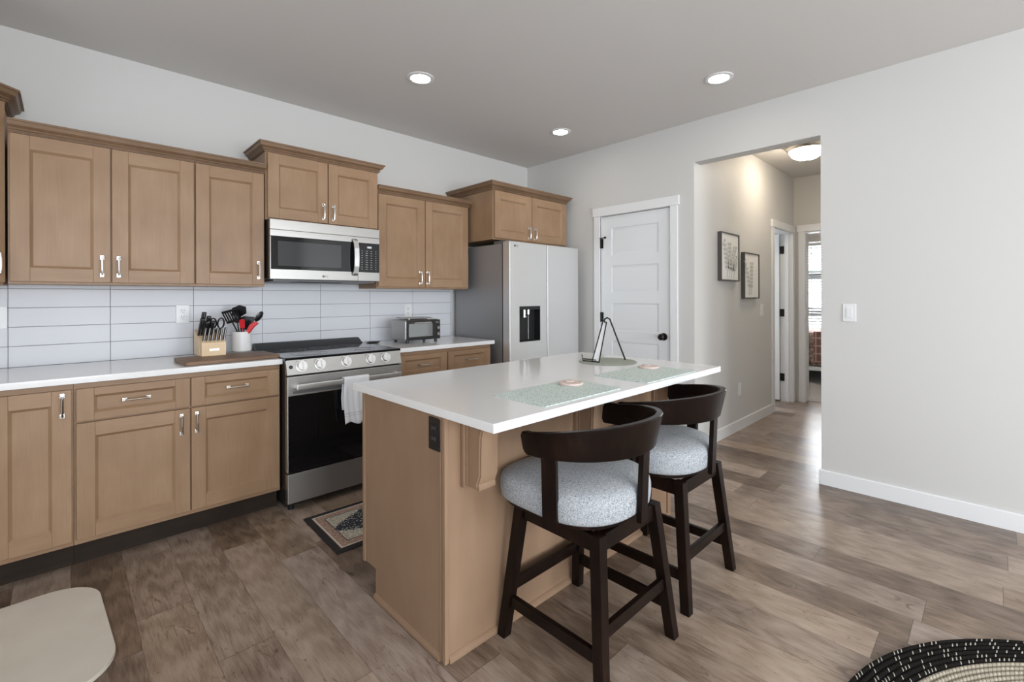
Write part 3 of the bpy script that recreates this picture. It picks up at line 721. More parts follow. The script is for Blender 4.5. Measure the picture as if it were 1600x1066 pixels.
tag(MB().box(.912, 2.545, 1.030, 1.965, IT - .030, IT, .003).build('countertop', 'quartz'), 'large white quartz island top with placemats on it', 'countertop')
ro = thing('wall_outlet', 'black outlet on the end panel of the wooden island', 'outlet', (ix0 - .001, 1.375, .786))
MB().box(ix0 - .007, ix0 - .0, 1.340, 1.411, .728, .843, .002).build('cover_plate', 'black', ro)
for z in (.768, .806):
    b = MB().box(ix0 - .0105, ix0 - .007, 1.360, 1.391, z - .014, z + .014, .003).build('receptacle', 'blackmatte', ro)
    q = MB(); q.box(ix0 - .0112, ix0 - .0105, 1.367, 1.370, z - .002, z + .006); q.box(ix0 - .0112, ix0 - .0105, 1.380, 1.383, z - .002, z + .006)
    q.build('slot_pattern', 'grey', b)

# ------------------------------------------------------------------ stools
def stool(name, loc, label):
    r = thing(name, label, 'stool', loc, 'counter stools at the island', True)
    F_, T_, zt, s_ = .222, .172, .500, .021
    def at(z, sx, sy): k = F_ + (T_ - F_) * z / zt; return sx * k, sy * k
    for sx, sy in ((-1, 1), (1, 1), (1, -1), (-1, -1)):
        b = MB(); A = at(0, sx, sy); B_ = at(zt, sx, sy); q = [(-s_, -s_), (s_, -s_), (s_, s_), (-s_, s_)]; k = .90
        b.hexa([(A[0] + x * k, A[1] + y * k, 0) for x, y in q], [(B_[0] + x, B_[1] + y, zt) for x, y in q])
        es = [e for e in b.bm.edges if abs((e.verts[0].co - e.verts[1].co).z) > .3]
        bmesh.ops.bevel(b.bm, geom=es, offset=.003, segments=2, profile=.5, affect='EDGES')
        b.build('leg', 'espresso', r)
    b = MB()
    for sy in (-1, 1): b.box(-T_, T_, sy * T_ - .012, sy * T_ + .012, .442, .498, .002)
    for sx in (-1, 1): b.box(sx * T_ - .012, sx * T_ + .012, -T_, T_, .442, .498, .002)
    b.build('apron', 'espresso', r)
    for ax, sg, z in ((0, 1, .185), (0, -1, .205), (1, 1, .125), (1, -1, .135)):
        b = MB(); k = at(z, 1, 1)[0]
        if ax == 0: b.box(-k, k, sg * k - .010, sg * k + .010, z - .021, z + .021, .003)
        else: b.box(sg * k - .010, sg * k + .010, -k, k, z - .021, z + .021, .003)
        b.build('stretcher', 'espresso', r)
    sx0, sy0 = -.018, .022
    b = MB(); b.cyl((sx0, sy0, .499), (sx0, sy0, .508), .10, 28); b.build('swivel_plate', 'blackmetal', r)
    def plan(a, R=1.):      # seat outline: round at the back, squarer at the front
        c, s2 = math.cos(a), math.sin(a); n = 2.5 if s2 < 0 else 5.0
        k = (abs(c) ** n + abs(s2) ** n) ** (-1 / n)
        return sx0 + .242 * k * c * R, sy0 + .240 * k * s2 * R
    N = 64
    def ring(mb, prof):
        rings = []
        for R, z in prof: rings.append([mb.bm.verts.new((*plan(2 * PI * i / N, R), z)) for i in range(N)])
        for A, B_ in zip(rings, rings[1:]):
            for i in range(N): mb.bm.faces.new((A[i], A[(i + 1) % N], B_[(i + 1) % N], B_[i]))
        mb.bm.faces.new(rings[0][::-1]); mb.bm.faces.new(rings[-1])
    b = MB(); ring(b, [(.90, .507), (.925, .510), (.93, .524), (.90, .530)]); b.build('seat_base', 'espresso', r)
    b = MB(); ring(b, [(.80, .524), (.97, .526), (.993, .532), (1.004, .546), (1.012, .568), (1.010, .592), (.992, .609), (.95, .620), (.85, .630), (.70, .638), (.50, .643), (.30, .645), (.1, .646)])
    b.build('seat_cushion', 'fabric', r, 60)
    # wrapped back rail
    a0, a1 = math.radians(175), math.radians(376); n = 170; bm = MB(); rings = []
    for i in range(n + 1):
        u = i / n; a = a0 + (a1 - a0) * u; e = min(u, 1 - u) * (a1 - a0) * .29      # metres from the end
        back = max(0., math.cos(a - math.radians(272)))
        zt_, zb = .819 + .044 * back, .737 + .007 * back
        if e < .016: k = 1 - math.sqrt(max(0, 1 - (1 - e / .016) ** 2)); zt_ -= .015 * k; zb += .015 * k
        rt, rb, th = .300, .276, .026
        def pt(rr, z): return bm.bm.verts.new((sx0 + rr * math.cos(a), sy0 + rr * math.sin(a), z))
        def R_(z): return rb + (rt - rb) * (z - .745) / .11
        rings.append([pt(R_(zb) - th + .003, zb), pt(R_(zb) - .003, zb), pt(R_(zb + .004), zb + .004), pt(R_(zt_ - .004), zt_ - .004), pt(R_(zt_) - .004, zt_), pt(R_(zt_) - th + .004, zt_), pt(R_(zt_) - th, zt_ - .004), pt(R_(zb) - th, zb + .004)])
    for A, B_ in zip(rings, rings[1:]):
        for k in range(8): bm.bm.faces.new((A[k], A[(k + 1) % 8], B_[(k + 1) % 8], B_[k]))
    bm.bm.faces.new(rings[0][::-1]); bm.bm.faces.new(rings[-1])
    bm.build('back_rail', 'espresso', r)
    for ang, w_ in ((196, .026), (274, .022), (347, .026)):
        a = math.radians(ang); tx, ty = -math.sin(a), math.cos(a); cx, cy_ = math.cos(a), math.sin(a); b = MB()
        def quad(rr, z, th=.018): return [(sx0 + cx * q + tx * s2, sy0 + cy_ * q + ty * s2, z) for q, s2 in ((rr, -w_), (rr + th, -w_), (rr + th, w_), (rr, w_))]
        b.hexa(quad(.243, .507), quad(.254, .775)); b.build('back_post', 'espresso', r)
    return r
s1 = stool('counter_stool', (1.412, 1.066, 0), 'dark wood counter stool with curved back and grey seat, nearest to the camera')
dup(s1, (2.015, 1.085, 0), 'dark wood counter stool with curved back and grey seat, farther along the island')

# ------------------------------------------------------------------ things on the island
def rrect(x0, x1, y0, y1, rad, n=8):
    p = []
    for cx, cy_, a in ((x1 - rad, y1 - rad, 0), (x0 + rad, y1 - rad, 90), (x0 + rad, y0 + rad, 180), (x1 - rad, y0 + rad, 270)):
        for i in range(n + 1): q = math.radians(a + 90 * i / n); p.append((cx + rad * math.cos(q), cy_ + rad * math.sin(q)))
    return p
for nm, (x0, x1, y0, y1), lb in ((0, (1.176, 1.642, 1.060, 1.335), 'mint woven placemat nearer the camera on the island top'), (1, (1.818, 2.285, 1.045, 1.325), 'mint woven placemat farther along the island, nearer the round mat')):
    b = MB(); b.prism(rrect(x0, x1, y0, y1, .012, 4), 2, IT + .0005, IT + .004)
    tag(b.build('placemat', 'placemat'), lb, 'placemat', None)
def coaster(x, y, lb):
    r = thing('coaster', lb, 'coaster', (x, y, IT + .004))
    MB().lathe([(0, 0), (.050, 0), (.052, .002), (.052, .008), (.050, .010), (0, .010)], (x, y, IT + .004), 32).build('disc', 'coaster', r)
    MB().lathe([(0, .010), (.022, .010), (.022, .013), (0, .013)], (x + .012, y + .018, IT + .004), 6).build('hexagon_tile', 'coaster', r)
coaster(1.552, 1.256, 'round pinkish stone coaster on the nearer placemat')
coaster(2.20, 1.262, 'round pinkish stone coaster on the farther placemat')
tag(MB().lathe([(0, .0005), (.163, .0005), (.165, .002), (.163, .004), (0, .004)], (2.262, 1.56, IT), 48).build('round_placemat', 'sage'), 'round sage green mat under the wire stand at the island far end', 'placemat')
r = thing('recipe_stand', 'black wire easel stand with a pale front panel on the round mat', 'stand', (2.25, 1.55, IT + .004))
zb = IT + .005
def L3(*p): return [Vector(q) for q in p]
b = MB()
b.tube([(2.168, 1.600, zb), (2.275, 1.600, 1.125)], .0034, 8); b.tube([(2.173, 1.556, zb), (2.283, 1.580, 1.122)], .0034, 8)
b.tube([(2.168, 1.600, zb + .002), (2.173, 1.556, zb + .002)], .0034, 8)
b.build('front_wires', 'blackmetal', r)
b = MB(); b.hexa([(2.169, 1.597, zb + .003), (2.175, 1.558, zb + .003), (2.179, 1.558, zb + .003), (2.173, 1.597, zb + .003)], [(2.276, 1.600, 1.120), (2.283, 1.582, 1.120), (2.287, 1.582, 1.120), (2.280, 1.600, 1.120)])
b.build('front_panel', 'white', r)
pts = [(2.279, 1.586, 1.118), (2.274, 1.590, 1.128), (2.279, 1.588, 1.140), (2.291, 1.582, 1.146), (2.303, 1.572, 1.138)] + [(2.303 + (2.372 - 2.303) * i / 4, 1.572 + (1.512 - 1.572) * i / 4, 1.138 + (zb - 1.138) * i / 4) for i in range(1, 5)]
MB().tube(pts, .0048, 8).build('rear_leg', 'blackmetal', r)
b = MB(); b.tube([(2.170, 1.575, zb + .012), (2.168, 1.665, zb + .012), (2.166, 1.671, zb + .035)], .0028, 8); b.tube([(2.170, 1.560, zb + .004), (2.150, 1.650, zb + .004), (2.168, 1.667, zb + .012)], .0028, 8)
b.build('ledge', 'blackmetal', r)

# ------------------------------------------------------------------ things on the long counter
def rotz(mb, c, a):
    bmesh.ops.rotate(mb.bm, verts=mb.bm.verts, cent=Vector(c), matrix=Matrix.Rotation(a, 3, 'Z'))
BT = CT + .021
b = MB(); b.prism(rrect(.452, .905, 2.85, 3.30, .02, 4), 2, CT + .001, BT)
bo = b
# board: trapezoid seen in the photo is a rectangle turned slightly
bo.bm.clear(); bo.prism(rrect(-.24, .24, -.15, .15, .02, 4), 2, CT + .001, BT)
bmesh.ops.bevel(bo.bm, geom=[e for e in bo.bm.edges if abs((e.verts[0].co - e.verts[1].co).z) < 1e-6], offset=.003, segments=1, affect='EDGES')
bmesh.ops.rotate(bo.bm, verts=bo.bm.verts, cent=(0, 0, 0), matrix=Matrix.Rotation(math.radians(2), 3, 'Z'))
bmesh.ops.translate(bo.bm, verts=bo.bm.verts, vec=(.694, 3.140, 0))
tag(bo.build('cutting_board', 'walnut'), 'thick brown wooden cutting board on the counter under the knife block', 'cutting board')
# knife block
kb = thing('knife_block', 'pale wood knife block with a slanted back section and front box', 'knife block', (.66, 3.30, BT))
kx0, kx1 = .572, .700
b = MB(); b.prism([(3.255, BT), (3.415, BT), (3.425, BT + .118), (3.400, BT + .150), (3.290, BT + .100)], 0, kx0, kx1); b.build('rear_block', 'lightwood', kb)
b = MB(); b.prism([(3.222, BT), (3.262, BT), (3.262, BT + .098), (3.222, BT + .078)], 0, kx0 + .005, kx1); fb = b.build('front_block', 'lightwood', kb)
b = MB(); b.box(.616, .666, 3.2205, 3.2225, BT + .028, BT + .042, .0008); b.build('nameplate', 'nickel', fb)
def knife(x, y, z, L, tl, lb, w_=.016, th=.016, m='black'):
    r = thing('kitchen_knife', lb, 'knife', (x, y, z), 'knives in the knife block')
    d = Vector((0, -.55, .83)).normalized() if tl is None else Vector(tl).normalized()
    p = Vector((x, y, z)); up = d.cross(Vector((1, 0, 0))).normalized(); b = MB()
    secs = [(0, .75), (.10, .9), (.45, 1.0), (.75, .92), (.92, 1.12), (1.0, .9)]
    rr = []
    for s_, k in secs:
        c = p + d * (L * s_); rr.append([b.bm.verts.new(c + Vector((th / 2 * cx, 0, 0)) + up * (w_ / 2 * k * cy_)) for cx, cy_ in ((-.7, -1), (.7, -1), (1, -.6), (1, .6), (.7, 1), (-.7, 1), (-1, .6), (-1, -.6))])
    for A, B_ in zip(rr, rr[1:]):
        for k in range(8): b.bm.faces.new((A[k], A[(k + 1) % 8], B_[(k + 1) % 8], B_[k]))
    b.bm.faces.new(rr[0][::-1]); b.bm.faces.new(rr[-1])
    b.build('handle', m, r)
    b = MB(); c = p - d * .012; b.hexa([tuple(c - up * w_ * .45 + Vector((-.0012, 0, 0))), tuple(c - up * w_ * .45 + Vector((.0012, 0, 0))), tuple(c + up * w_ * .45 + Vector((.0012, 0, 0))), tuple(c + up * w_ * .45 + Vector((-.0012, 0, 0)))],
        [tuple(p + d * L * .97 - up * w_ * .62 + Vector((-.0012, 0, 0))), tuple(p + d * L * .97 - up * w_ * .62 + Vector((.0012, 0, 0))), tuple(p + d * L * .97 - up * w_ * .50 + Vector((.0012, 0, 0))), tuple(p + d * L * .97 - up * w_ * .50 + Vector((-.0012, 0, 0)))])
    b.build('tang', 'chrome', r)
    return r
for i in range(6):
    lb = ['steak knife in the front row of the block, leftmost of six', 'steak knife in the front row of the block, second from left', 'steak knife in the front row of the block, third from left',
          'steak knife in the front row of the block, fourth from left', 'steak knife in the front row of the block, fifth from left', 'steak knife in the front row of the block, rightmost of six'][i]
    knife(kx0 + .017 + i * .0208, 3.242, BT + .086, .080, (0.20, .25, .95), lb, .016, .013)
for (x, y, z, L, lb) in ((.585, 3.33, BT + .118, .105, 'large black-handled knife at the left front of the block'), (.602, 3.385, BT + .145, .115, 'tall black-handled knife at the back left of the block'),
        (.628, 3.375, BT + .14, .095, 'black-handled knife in the middle of the block back row'), (.612, 3.33, BT + .118, .085, 'short black-handled knife behind the front row'), (.640, 3.33, BT + .118, .088, 'black-handled knife right of centre behind the front row')):
    knife(x, y, z, L, (.10, -.30, .93), lb, .026, .023)
# scissors
r = thing('kitchen_shears', 'black-handled kitchen shears standing in the right of the block', 'shears', (.705, 3.36, BT + .13))
for s_, nm in ((-1, 0), (1, 0)):
    cx = .680 + s_ * .021; b = MB()
    b.tube([(cx + .017 * math.cos(a * PI / 10) * (1.0), 3.35 - .3 * .03 * math.sin(a * PI / 10), BT + .185 + .032 * math.sin(a * PI / 10)) for a in range(20)], .0048, 6, closed=True)
    b.tube([(cx - s_ * .006, 3.352, BT + .155), (.680 + s_ * .003, 3.358, BT + .125)], .005, 6); b.build('loop_handle', 'black', r)
# crock and utensils
CXK, CYK, RK, HK = .828, 3.395, .056, .125
b = MB(); b.lathe([(0, 0), (RK - .004, 0), (RK - .001, .004), (RK, HK - .004), (RK + .001, HK), (RK - .004, HK), (RK - .005, .006), (0, .006)], (CXK, CYK, BT), 40)
tag(b.build('utensil_crock', 'ceramic'), 'round white ceramic crock holding cooking utensils', 'crock')
def uten(name, lb, cat, base_, top, head, m='blk_nylon', r_=.005):
    r = thing(name, lb, cat, base_)
    A, T = Vector(base_), Vector(top); hm = {'blk_nylon': 'blk_nylon'}.get(m, m)
    MB().tube([A, A + (T - A) * .5, T], [r_, r_, r_ * .8], 8).build('handle', m, r)
    b = MB(); d = (T - A).normalized(); sd = Vector((.72, -.69, 0)); sd = (sd - d * sd.dot(d)).normalized(); nn = d.cross(sd)
    head(b, T, d, sd, nn); b.build('head', m if m == 'blk_nylon' else head.__name__ == 'x' and m or m, r)
    return r
def flat(pts, th=.004, holes=()):
    def h(b, T, d, sd, nn):
        a = [tuple(T + sd * x + d * y - nn * th / 2) for x, y in pts]; c = [tuple(T + sd * x + d * y + nn * th / 2) for x, y in pts]
        b.hexa(a, c)
    return h
def slotted(w_, L, n, th=.004):
    def h(b, T, d, sd, nn):
        def bar(x0, x1, y0, y1):
            q = [(x0, y0), (x1, y0), (x1, y1), (x0, y1)]
            b.hexa([tuple(T + sd * x + d * y - nn * th / 2) for x, y in q], [tuple(T + sd * x + d * y + nn * th / 2) for x, y in q])
        bar(-w_ / 2, w_ / 2, 0, .016); bar(-w_ / 2, w_ / 2, L - .014, L)
        for i in range(n): x = -w_ / 2 + (w_ - .007) * i / (n - 1); bar(x, x + .007, .012, L - .010)
    return h
def oval(w_, L, dome=.010):
    def h(b, T, d, sd, nn):
        def f(u, v):
            a = u * 2 * PI; r = v; return tuple(T + d * L / 2 + sd * math.cos(a) * w_ / 2 * r + d * math.sin(a) * L / 2 * r + nn * dome * (1 - r * r))
        b.grid(f, 28, 6, closeu=True)
        def g(u, v):
            a = u * 2 * PI; r = v; return tuple(T + d * L / 2 + sd * math.cos(a) * w_ / 2 * r + d * math.sin(a) * L / 2 * r + nn * (dome * (1 - r * r) - .003))
        b.grid(g, 28, 6, closeu=True)
    return h
kz = BT + .02
uten('slotted_turner', 'black slotted spatula leaning left out of the crock, nearest the knives', 'utensil', (CXK + .02, CYK, kz), (CXK - .055, CYK - .012, BT + .185), slotted(.072, .085, 5))
uten('slotted_turner', 'black turner with round holes at the top back of the crock', 'utensil', (CXK + .02, CYK + .02, kz), (CXK - .012, CYK + .030, BT + .222), flat([(-.042, .0), (.0, -.01), (.055, .012), (.060, .055), (.02, .072), (-.03, .060)]))
uten('pasta_server', 'black ladle-shaped server standing at the middle back of the crock', 'utensil', (CXK, CYK + .01, kz), (CXK - .022, CYK + .01, BT + .18), oval(.060, .09, .02))
uten('solid_turner', 'broad solid black spatula in the middle of the crock', 'utensil', (CXK - .01, CYK - .01, kz), (CXK + .014, CYK - .016, BT + .165), flat([(-.022, -.03), (.022, -.03), (.058, .045), (.050, .062), (-.02, .058), (-.034, .045)]))
uten('serving_spoon', 'large black oval spoon leaning far right out of the crock', 'utensil', (CXK - .02, CYK, kz), (CXK + .088, CYK + .020, BT + .185), oval(.042, .078, .012))
uten('silicone_spatula', 'red silicone spatula leaning right out of the crock', 'utensil', (CXK - .02, CYK - .025, kz), (CXK + .030, CYK - .048, BT + .135), flat([(-.010, -.02), (.010, -.02), (.020, .03), (.034, .062), (.010, .066), (-.012, .03)], .012), 'red', .004)
uten('basting_brush', 'small red-headed brush upright in front of the black spatula', 'utensil', (CXK + .0, CYK - .035, kz), (CXK - .008, CYK - .045, BT + .150), flat([(-.014, .0), (.014, .0), (.016, .05), (.0, .058), (-.016, .05)], .008), 'red', .003)
# toaster oven
r = thing('toaster_oven', 'small stainless toaster oven with glass door and two dials', 'toaster oven', (2.07, 3.3, CT))
tx0, tx1, ty0, ty1, tz0, tz1 = 1.912, 2.240, 3.185, 3.42, CT + .022, 1.090
MB().box(tx0, tx1, ty0 + .012, ty1, tz0, tz1, .016, 0, 3).build('body', 'steel', r)
for x in (tx0 + .03, tx1 - .03):
    for y in (ty0 + .03, ty1 - .03): MB().cyl((x, y, CT), (x, y, tz0 + .002), .012, 14).build('foot', 'black', r)
MB().box(tx0 + .012, tx1 - .004, ty0, ty0 + .014, tz0 + .003, tz1 - .004, .004).build('front_panel', 'black', r)
b = MB()
xr = tx1 - .070; b.box(tx0 + .010, xr, ty0 - .006, ty0, tz0 + .012, tz0 + .030, .002); b.box(tx0 + .010, xr, ty0 - .006, ty0, tz1 - .030, tz1 - .010, .002)
b.box(tx0 + .010, tx0 + .024, ty0 - .006, ty0, tz0 + .03, tz1 - .03); b.box(xr - .012, xr, ty0 - .006, ty0, tz0 + .03, tz1 - .03)
dd = b.build('door', 'black', r)
M['toastglass'] = plain('toaster_glass', (.30, .31, .31), .06, .5)
MB().box(tx0 + .024, xr - .012, ty0 - .004, ty0 - .001, tz0 + .03, tz1 - .03).build('door_glass', 'toastglass', dd)
b = MB(); b.tube([(tx0 + .065, ty0 - .005, tz1 - .022), (tx0 + .065, ty0 - .024, tz1 - .022), (xr - .04, ty0 - .024, tz1 - .022), (xr - .04, ty0 - .005, tz1 - .022)], .006, 8); b.build('handle', 'chrome', dd)
for z in (tz0 + .045, tz0 + .095):
    MB().lathe([(0, -.018), (.012, -.018), (.015, -.004), (.015, 0)], (tx1 - .034, ty0, z), 20, axis=1).build('dial', 'chrome', r)
MB().box(tx1 - .050, tx1 - .018, ty0 - .001, ty0 + .001, tz1 - .032, tz1 - .018).build('name_label', 'grey', r)
b = MB(); b.box(tx0 + .03, tx1 - .06, ty0 + .03, ty1 - .03, tz1 + .010, tz1 + .016, .002)
for x in (tx0 + .06, tx1 - .09):
    for y in (ty0 + .05, ty1 - .05): b.cyl((x, y, tz1 - .002), (x, y, tz1 + .011), .006, 8)
b.build('top_tray', 'steel', r)
r = thing('spoon_rest', 'small black oval dish on the counter behind the range corner', 'spoon rest', (1.765, 3.43, CT))
MB().lathe([(0, .002), (.036, .001), (.052, .012), (.055, .014), (.050, .014), (.034, .006), (0, .006)], (1.765, 3.43, CT), 28, sx=1.1, sy=.8).build('dish', 'black', r)

# ------------------------------------------------------------------ rugs
def rug_mat(hx, hy):
    t = NT('persian_rug'); v = t.coord(); s = t.n('ShaderNodeSeparateXYZ'); t.l(v, s.inputs[0])
    ax, ay = t.math('ABSOLUTE', s.outputs[0]), t.math('ABSOLUTE', s.outputs[1])
    e = t.math('MINIMUM', t.math('SUBTRACT', hx, ax), t.math('SUBTRACT', hy, ay))   # distance to the edge
    nz = t.noise(v, 95, 2, .6); nz2 = t.noise(v, 60, 3, .6)
    vo = t.n('ShaderNodeTexVoronoi'); t.l(v, vo.inputs['Vector']); vo.inputs['Scale'].default_value = 68; vd = vo.outputs['Distance']
    cream, navy, rose, dark = (.55, .50, .40), (.020, .022, .032), (.30, .13, .09), (.018, .013, .014)
    field = t.ramp(nz, [(.40, cream), (.52, (.38, .35, .28)), (.60, (.16, .15, .14)), (.66, cream)])
    med = t.ramp(vd, [(.22, (.50, .50, .45)), (.36, navy), (.9, navy)])
    m_ = t.math('ADD', t.math('DIVIDE', ax, hx * .84), t.math('DIVIDE', ay, hy * .80))
    m_ = t.math('ADD', m_, t.math('MULTIPLY', nz2, .45))
    col = t.mix(t.math('LESS_THAN', m_, 1.28), field, med)
    bord = t.ramp(nz, [(.40, rose), (.47, (.50, .42, .34)), (.53, rose), (.58, (.07, .05, .05)), (.66, (.45, .38, .30))])
    col = t.mix(t.math('LESS_THAN', e, .088), col, bord)
    for c, w_, cc in ((.088, .0022, dark), (.040, .005, cream), (.034, .0015, dark)):
        col = t.mix(t.math('LESS_THAN', t.math('ABSOLUTE', t.math('SUBTRACT', e, c)), w_), col, cc)
    col = t.mix(t.math('LESS_THAN', e, .032), col, dark)
    t.set(Base_Color=col, Roughness=.95); t.bump(nz, .3, .002); return t.m
rg = thing('kitchen_rug', 'small Persian-pattern rug with dark border between range and island', 'rug', (1.375, 2.485, 0), None, True, math.radians(-1.5))
MB().box(-.405, .405, -.245, .245, .0005, .009, .003).build('pile', rug_mat(.405, .245), rg)
b = MB(); b.prism(rrect(-.40, .118, 2.03, 2.79, .17, 12), 2, .0005, .016)
bmesh.ops.bevel(b.bm, geom=[e for e in b.bm.edges if e.verts[0].co.z > .01 and e.verts[1].co.z > .01], offset=.006, segments=2, affect='EDGES')
rotz(b, (-.14, 2.41, 0), math.radians(3))
tag(b.build('anti_fatigue_mat', 'sinkmat', ang=50), 'smooth beige floor mat with rounded corners at lower left', 'mat')
# braided round rug
def braid_mat(name, c1, c2, c3, thr):
    t = NT(name); v = t.coord(); s = t.n('ShaderNodeSeparateXYZ'); t.l(v, s.inputs[0])
    a = t.math('ARCTAN2', s.outputs[1], s.outputs[0]); rad = t.math('SQRT', t.math('ADD', t.math('MULTIPLY', s.outputs[0], s.outputs[0]), t.math('MULTIPLY', s.outputs[1], s.outputs[1])))
    row = t.math('FLOOR', t.math('DIVIDE', rad, .0185)); fr = t.math('SUBTRACT', t.math('DIVIDE', rad, .0185), row)
    ph = t.math('ADD', t.math('MULTIPLY', a, 58.), t.math('ADD', t.math('MULTIPLY', row, .37), t.math('MULTIPLY', t.math('SUBTRACT', fr, .5), 1.1)))
    cell = t.math('FLOOR', ph); fp = t.math('SUBTRACT', ph, cell)
    cm = t.n('ShaderNodeCombineXYZ'); t.l(cell, cm.inputs[0]); t.l(row, cm.inputs[1])
    wn = t.n('ShaderNodeTexWhiteNoise', noise_dimensions='2D'); t.l(cm.outputs[0], wn.inputs['Vector'])
    pick = t.math('MULTIPLY', t.math('GREATER_THAN', wn.outputs[0], thr), t.math('MULTIPLY', t.math('LESS_THAN', t.math('ABSOLUTE', t.math('SUBTRACT', fp, .5)), .13), t.math('LESS_THAN', t.math('ABSOLUTE', t.math('SUBTRACT', fr, .5)), .34)))
    edge = t.math('LESS_THAN', fp, .16)
    c = t.mix(pick, c1, c2); c = t.mix(edge, c, c3)
    t.set(Base_Color=c, Roughness=.95, Specular_IOR_Level=.15); t.bump(t.math('ABSOLUTE', t.math('SUBTRACT', fp, .5)), -.9, .006); return t.m
M['braid_dark'] = braid_mat('dark_braid', (.010, .008, .007), (.42, .40, .34), (.002, .002, .002), .62)
M['braid_beige'] = braid_mat('beige_braid', (.36, .32, .25), (.50, .46, .38), (.15, .13, .10), .5)
rr_ = thing('braided_rug', 'round braided rug with black outer band and beige centre, lower right', 'rug', (1.681, -.701, 0), None, True)
def rings(r0, r1, nm, mat):
    b = MB(); k = int(round(r0 / .0185))
    while (k + .5) * .0185 < r1:
        R = (k + .5) * .0185; n = 180
        b.grid(lambda u, v, R=R: ((R + .0092 * math.cos(v * PI)) * math.cos(u * 2 * PI), (R + .0092 * math.cos(v * PI)) * math.sin(u * 2 * PI), .002 + .0095 * math.sin(v * PI)), n, 5, closeu=True); k += 1
    return b.build(nm, mat, rr_, 80)
rings(.0, .9435, 'beige_centre', 'braid_beige'); rings(.9435, 1.056, 'black_border', 'braid_dark')

# ------------------------------------------------------------------ pictures in the hall
def art_mat(seed):
    t = NT('pressed_leaf_art_%s' % 'ab'[seed]); v = t.coord(); nz = t.noise(v, 22, 4, .6); t.set(Base_Color=(.80, .80, .77), Roughness=.8); t.bump(nz, .5, .01); return t.m
def picture(x0, x1, z0, z1, lb, seed):
    r = thing('framed_picture', lb, 'picture', ((x0 + x1) / 2, HY, z0)); y = HY - .035
    b = MB(); f = .012
    b.box(x0, x0 + f, y, HY, z0, z1, .001); b.box(x1 - f, x1, y, HY, z0, z1, .001); b.box(x0 + f, x1 - f, y, HY, z0, z0 + f, .001); b.box(x0 + f, x1 - f, y, HY, z1 - f, z1, .001)
    b.build('frame', M['frame'], r)
    ap = MB().box(x0 + f, x1 - f, y + .008, HY - .002, z0 + f, z1 - f).build('canvas', art_mat(seed), r)
    b = MB(); rnd = random.Random(seed + 3); w_, h_ = x1 - x0, z1 - z0
    for s_ in range(4 if seed == 0 else 2):
        bx = x0 + w_ * (.35 + .12 * s_); ln = (-.25 + .25 * s_) if seed == 0 else (-.45 + .5 * s_)
        pts = []
        for i in range(9):
            u = i / 8; pts.append((bx + ln * w_ * u * u * .8, y + .006, z0 + h_ * (.08 + .72 * u * (1 - .08 * s_))))
        b.tube(pts, .0022, 5)
        for i in range(2, 9):
            for sg in (-1, 1):
                p = Vector(pts[i]); q = p + Vector((sg * w_ * .11, 0, h_ * .055)); md_ = (p + q) / 2
                if q.x < x0 + .02 or q.x > x1 - .02: continue
                n_ = Vector((-sg * .010, 0, .014)); b.hexa([tuple(p + Vector((0, -.001, 0))), tuple(md_ + n_ + Vector((0, -.001, 0))), tuple(q + Vector((0, -.001, 0))), tuple(md_ - n_ + Vector((0, -.001, 0)))], [tuple(p + Vector((0, .0015, 0))), tuple(md_ + n_ + Vector((0, .0015, 0))), tuple(q + Vector((0, .0015, 0))), tuple(md_ - n_ + Vector((0, .0015, 0)))])
    b.build('leaf_relief', M['relief'], r)
M['frame'] = plain('dark_frame', (.085, .075, .068), .4); M['relief'] = plain('leaf_relief', (.56, .56, .53), .8)
picture(4.147, 4.560, 1.408, 1.842, 'thin dark-framed leaf picture, higher and left of the two in the hall', 0)
picture(4.690, 5.090, 1.247, 1.695, 'thin dark-framed leaf picture, lower and right of the two in the hall', 1)

# ------------------------------------------------------------------ ceiling lights
t = NT('lamp_lens'); t.set(Base_Color=(.9, .9, .9), Emission_Color=(1, .93, .84), Emission_Strength=CAN_E); M['lens'] = t.m
t = NT('dome_glass'); t.set(Base_Color=(.9, .88, .84), Emission_Color=(1, .86, .68), Emission_Strength=DOME_E, Roughness=.3); M['dome'] = t.m
M['cantrim'] = plain('light_trim_white', (.75, .75, .75), .5)
def can(x, y, lb, g='recessed lights in the kitchen ceiling'):
    r = thing('recessed_light', lb, 'ceiling light', (x, y, C), g)
    MB().lathe([(.062, 0), (.088, 0), (.088, -.004), (.080, -.007), (.064, -.007), (.062, -.004)], (x, y, C), 40).build('trim_ring', 'cantrim', r)
    MB().lathe([(0, -.0035), (.062, -.0035), (.062, -.002), (0, -.002)], (x, y, C), 40).build('lens', 'lens', r)
can(1.671, 2.593, 'recessed ceiling light at the left, above the range side'); can(3.082, 1.255, 'recessed ceiling light at the right, above the hall side of the island'); can(3.090, 2.606, 'recessed ceiling light nearest the back corner, above the refrigerator')
for x, y in ((1.671, 1.255), (.25, -.6), (1.9, -1.4), (3.0, -2.6)):
    can(x, y, 'recessed ceiling light outside the frame of the photo', 'recessed lights outside the frame')
r = thing('ceiling_light', 'flush-mount frosted dome light with brushed ring on the hall ceiling', 'ceiling light', (5.02, 1.24, C))
lx, ly = 5.03, 1.235
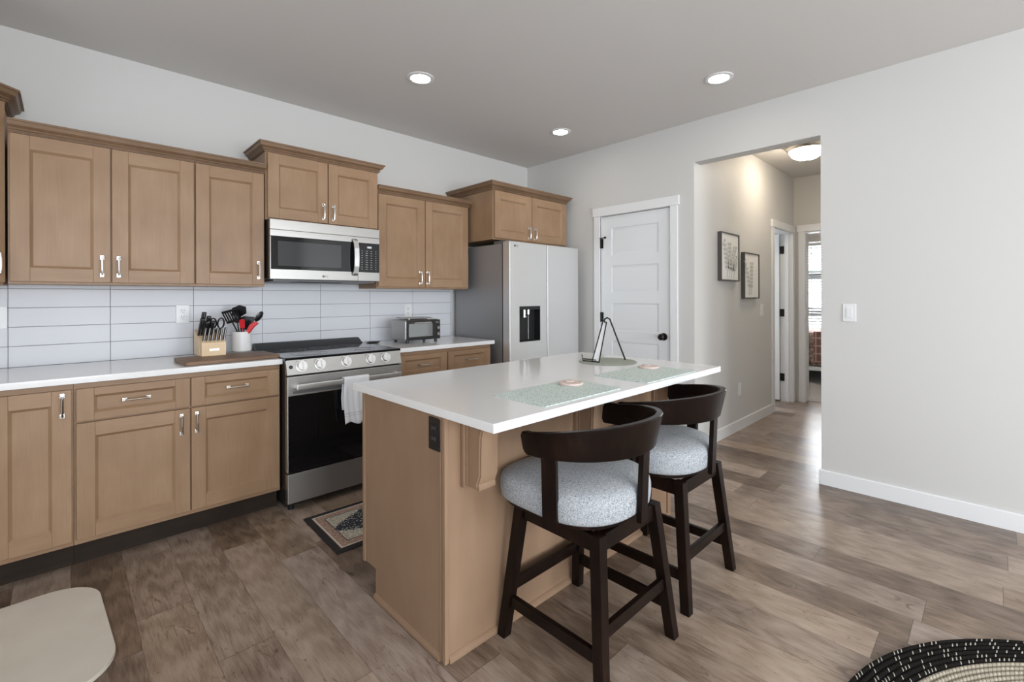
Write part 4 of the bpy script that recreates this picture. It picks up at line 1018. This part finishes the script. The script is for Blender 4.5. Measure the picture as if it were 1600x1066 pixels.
MB().lathe([(0, 0), (.155, 0), (.172, -.018), (.172, -.034), (.160, -.050), (.148, -.056), (.140, -.050), (0, -.050)], (lx, ly, C), 48).build('ring', 'nickel', r)
MB().lathe([(.142, -.050), (.140, -.075), (.120, -.106), (.080, -.130), (.03, -.142), (0, -.143)], (lx, ly, C), 48).build('glass_dome', 'dome', r)
MB().lathe([(0, -.140), (.012, -.142), (.012, -.150), (0, -.154)], (lx, ly, C), 20).build('finial', 'nickel', r)

r2 = dup(r, (7.35, 1.95, C), 'unseen dome light added to brighten the bedroom, outside the frame')  # copy of the hall dome, added out of view to lighten bed and carpet
# ------------------------------------------------------------------ bedroom: bed and throw
r = thing('bed', 'bed with a brown patterned duvet seen through the hall doorway', 'bed', (8.3, 1.6, 0))
MB().box(7.75, 9.1, .6, 2.6, .20, .26, .01).build('bed_frame', 'trim', r)
for x in (7.82, 9.0):
    for y in (.7, 2.5): MB().box(x, x + .06, y, y + .06, .008, .20).build('leg', 'black', r)
t = NT('brown_duvet'); v = t.coord(); nz = t.noise(v, 28, 4, .65); t.set(Base_Color=t.ramp(nz, [(.38, (.10, .055, .045)), (.5, (.22, .14, .115)), (.65, (.42, .32, .28))]), Roughness=.9); t.bump(t.noise(v, 6, 3), .8, .05); M['duvet'] = t.m
MB().box(7.72, 9.12, .58, 2.62, .262, .74, .07, 0, 4).build('duvet', 'duvet', r)
t = NT('plaid_throw'); v = t.coord(); s = t.n('ShaderNodeSeparateXYZ'); t.l(v, s.inputs[0])
q = t.math('ADD', t.math('LESS_THAN', t.math('FRACT', t.math('MULTIPLY', s.outputs[2], 9.)), .14), t.math('LESS_THAN', t.math('FRACT', t.math('MULTIPLY', s.outputs[1], 9.)), .14))
t.set(Base_Color=t.mix(t.math('MINIMUM', q, 1.), (.16, .075, .06), (.42, .33, .29)), Roughness=.95); M['throw'] = t.m
b = MB(); b.prism([(7.700, .33), (7.718, .33), (7.718, .744), (8.5, .744), (8.5, .762), (7.700, .762)], 1, 1.30, 1.812)
tag(b.build('throw_blanket', 'throw'), 'plaid brown and cream throw draped over the bed', 'blanket')
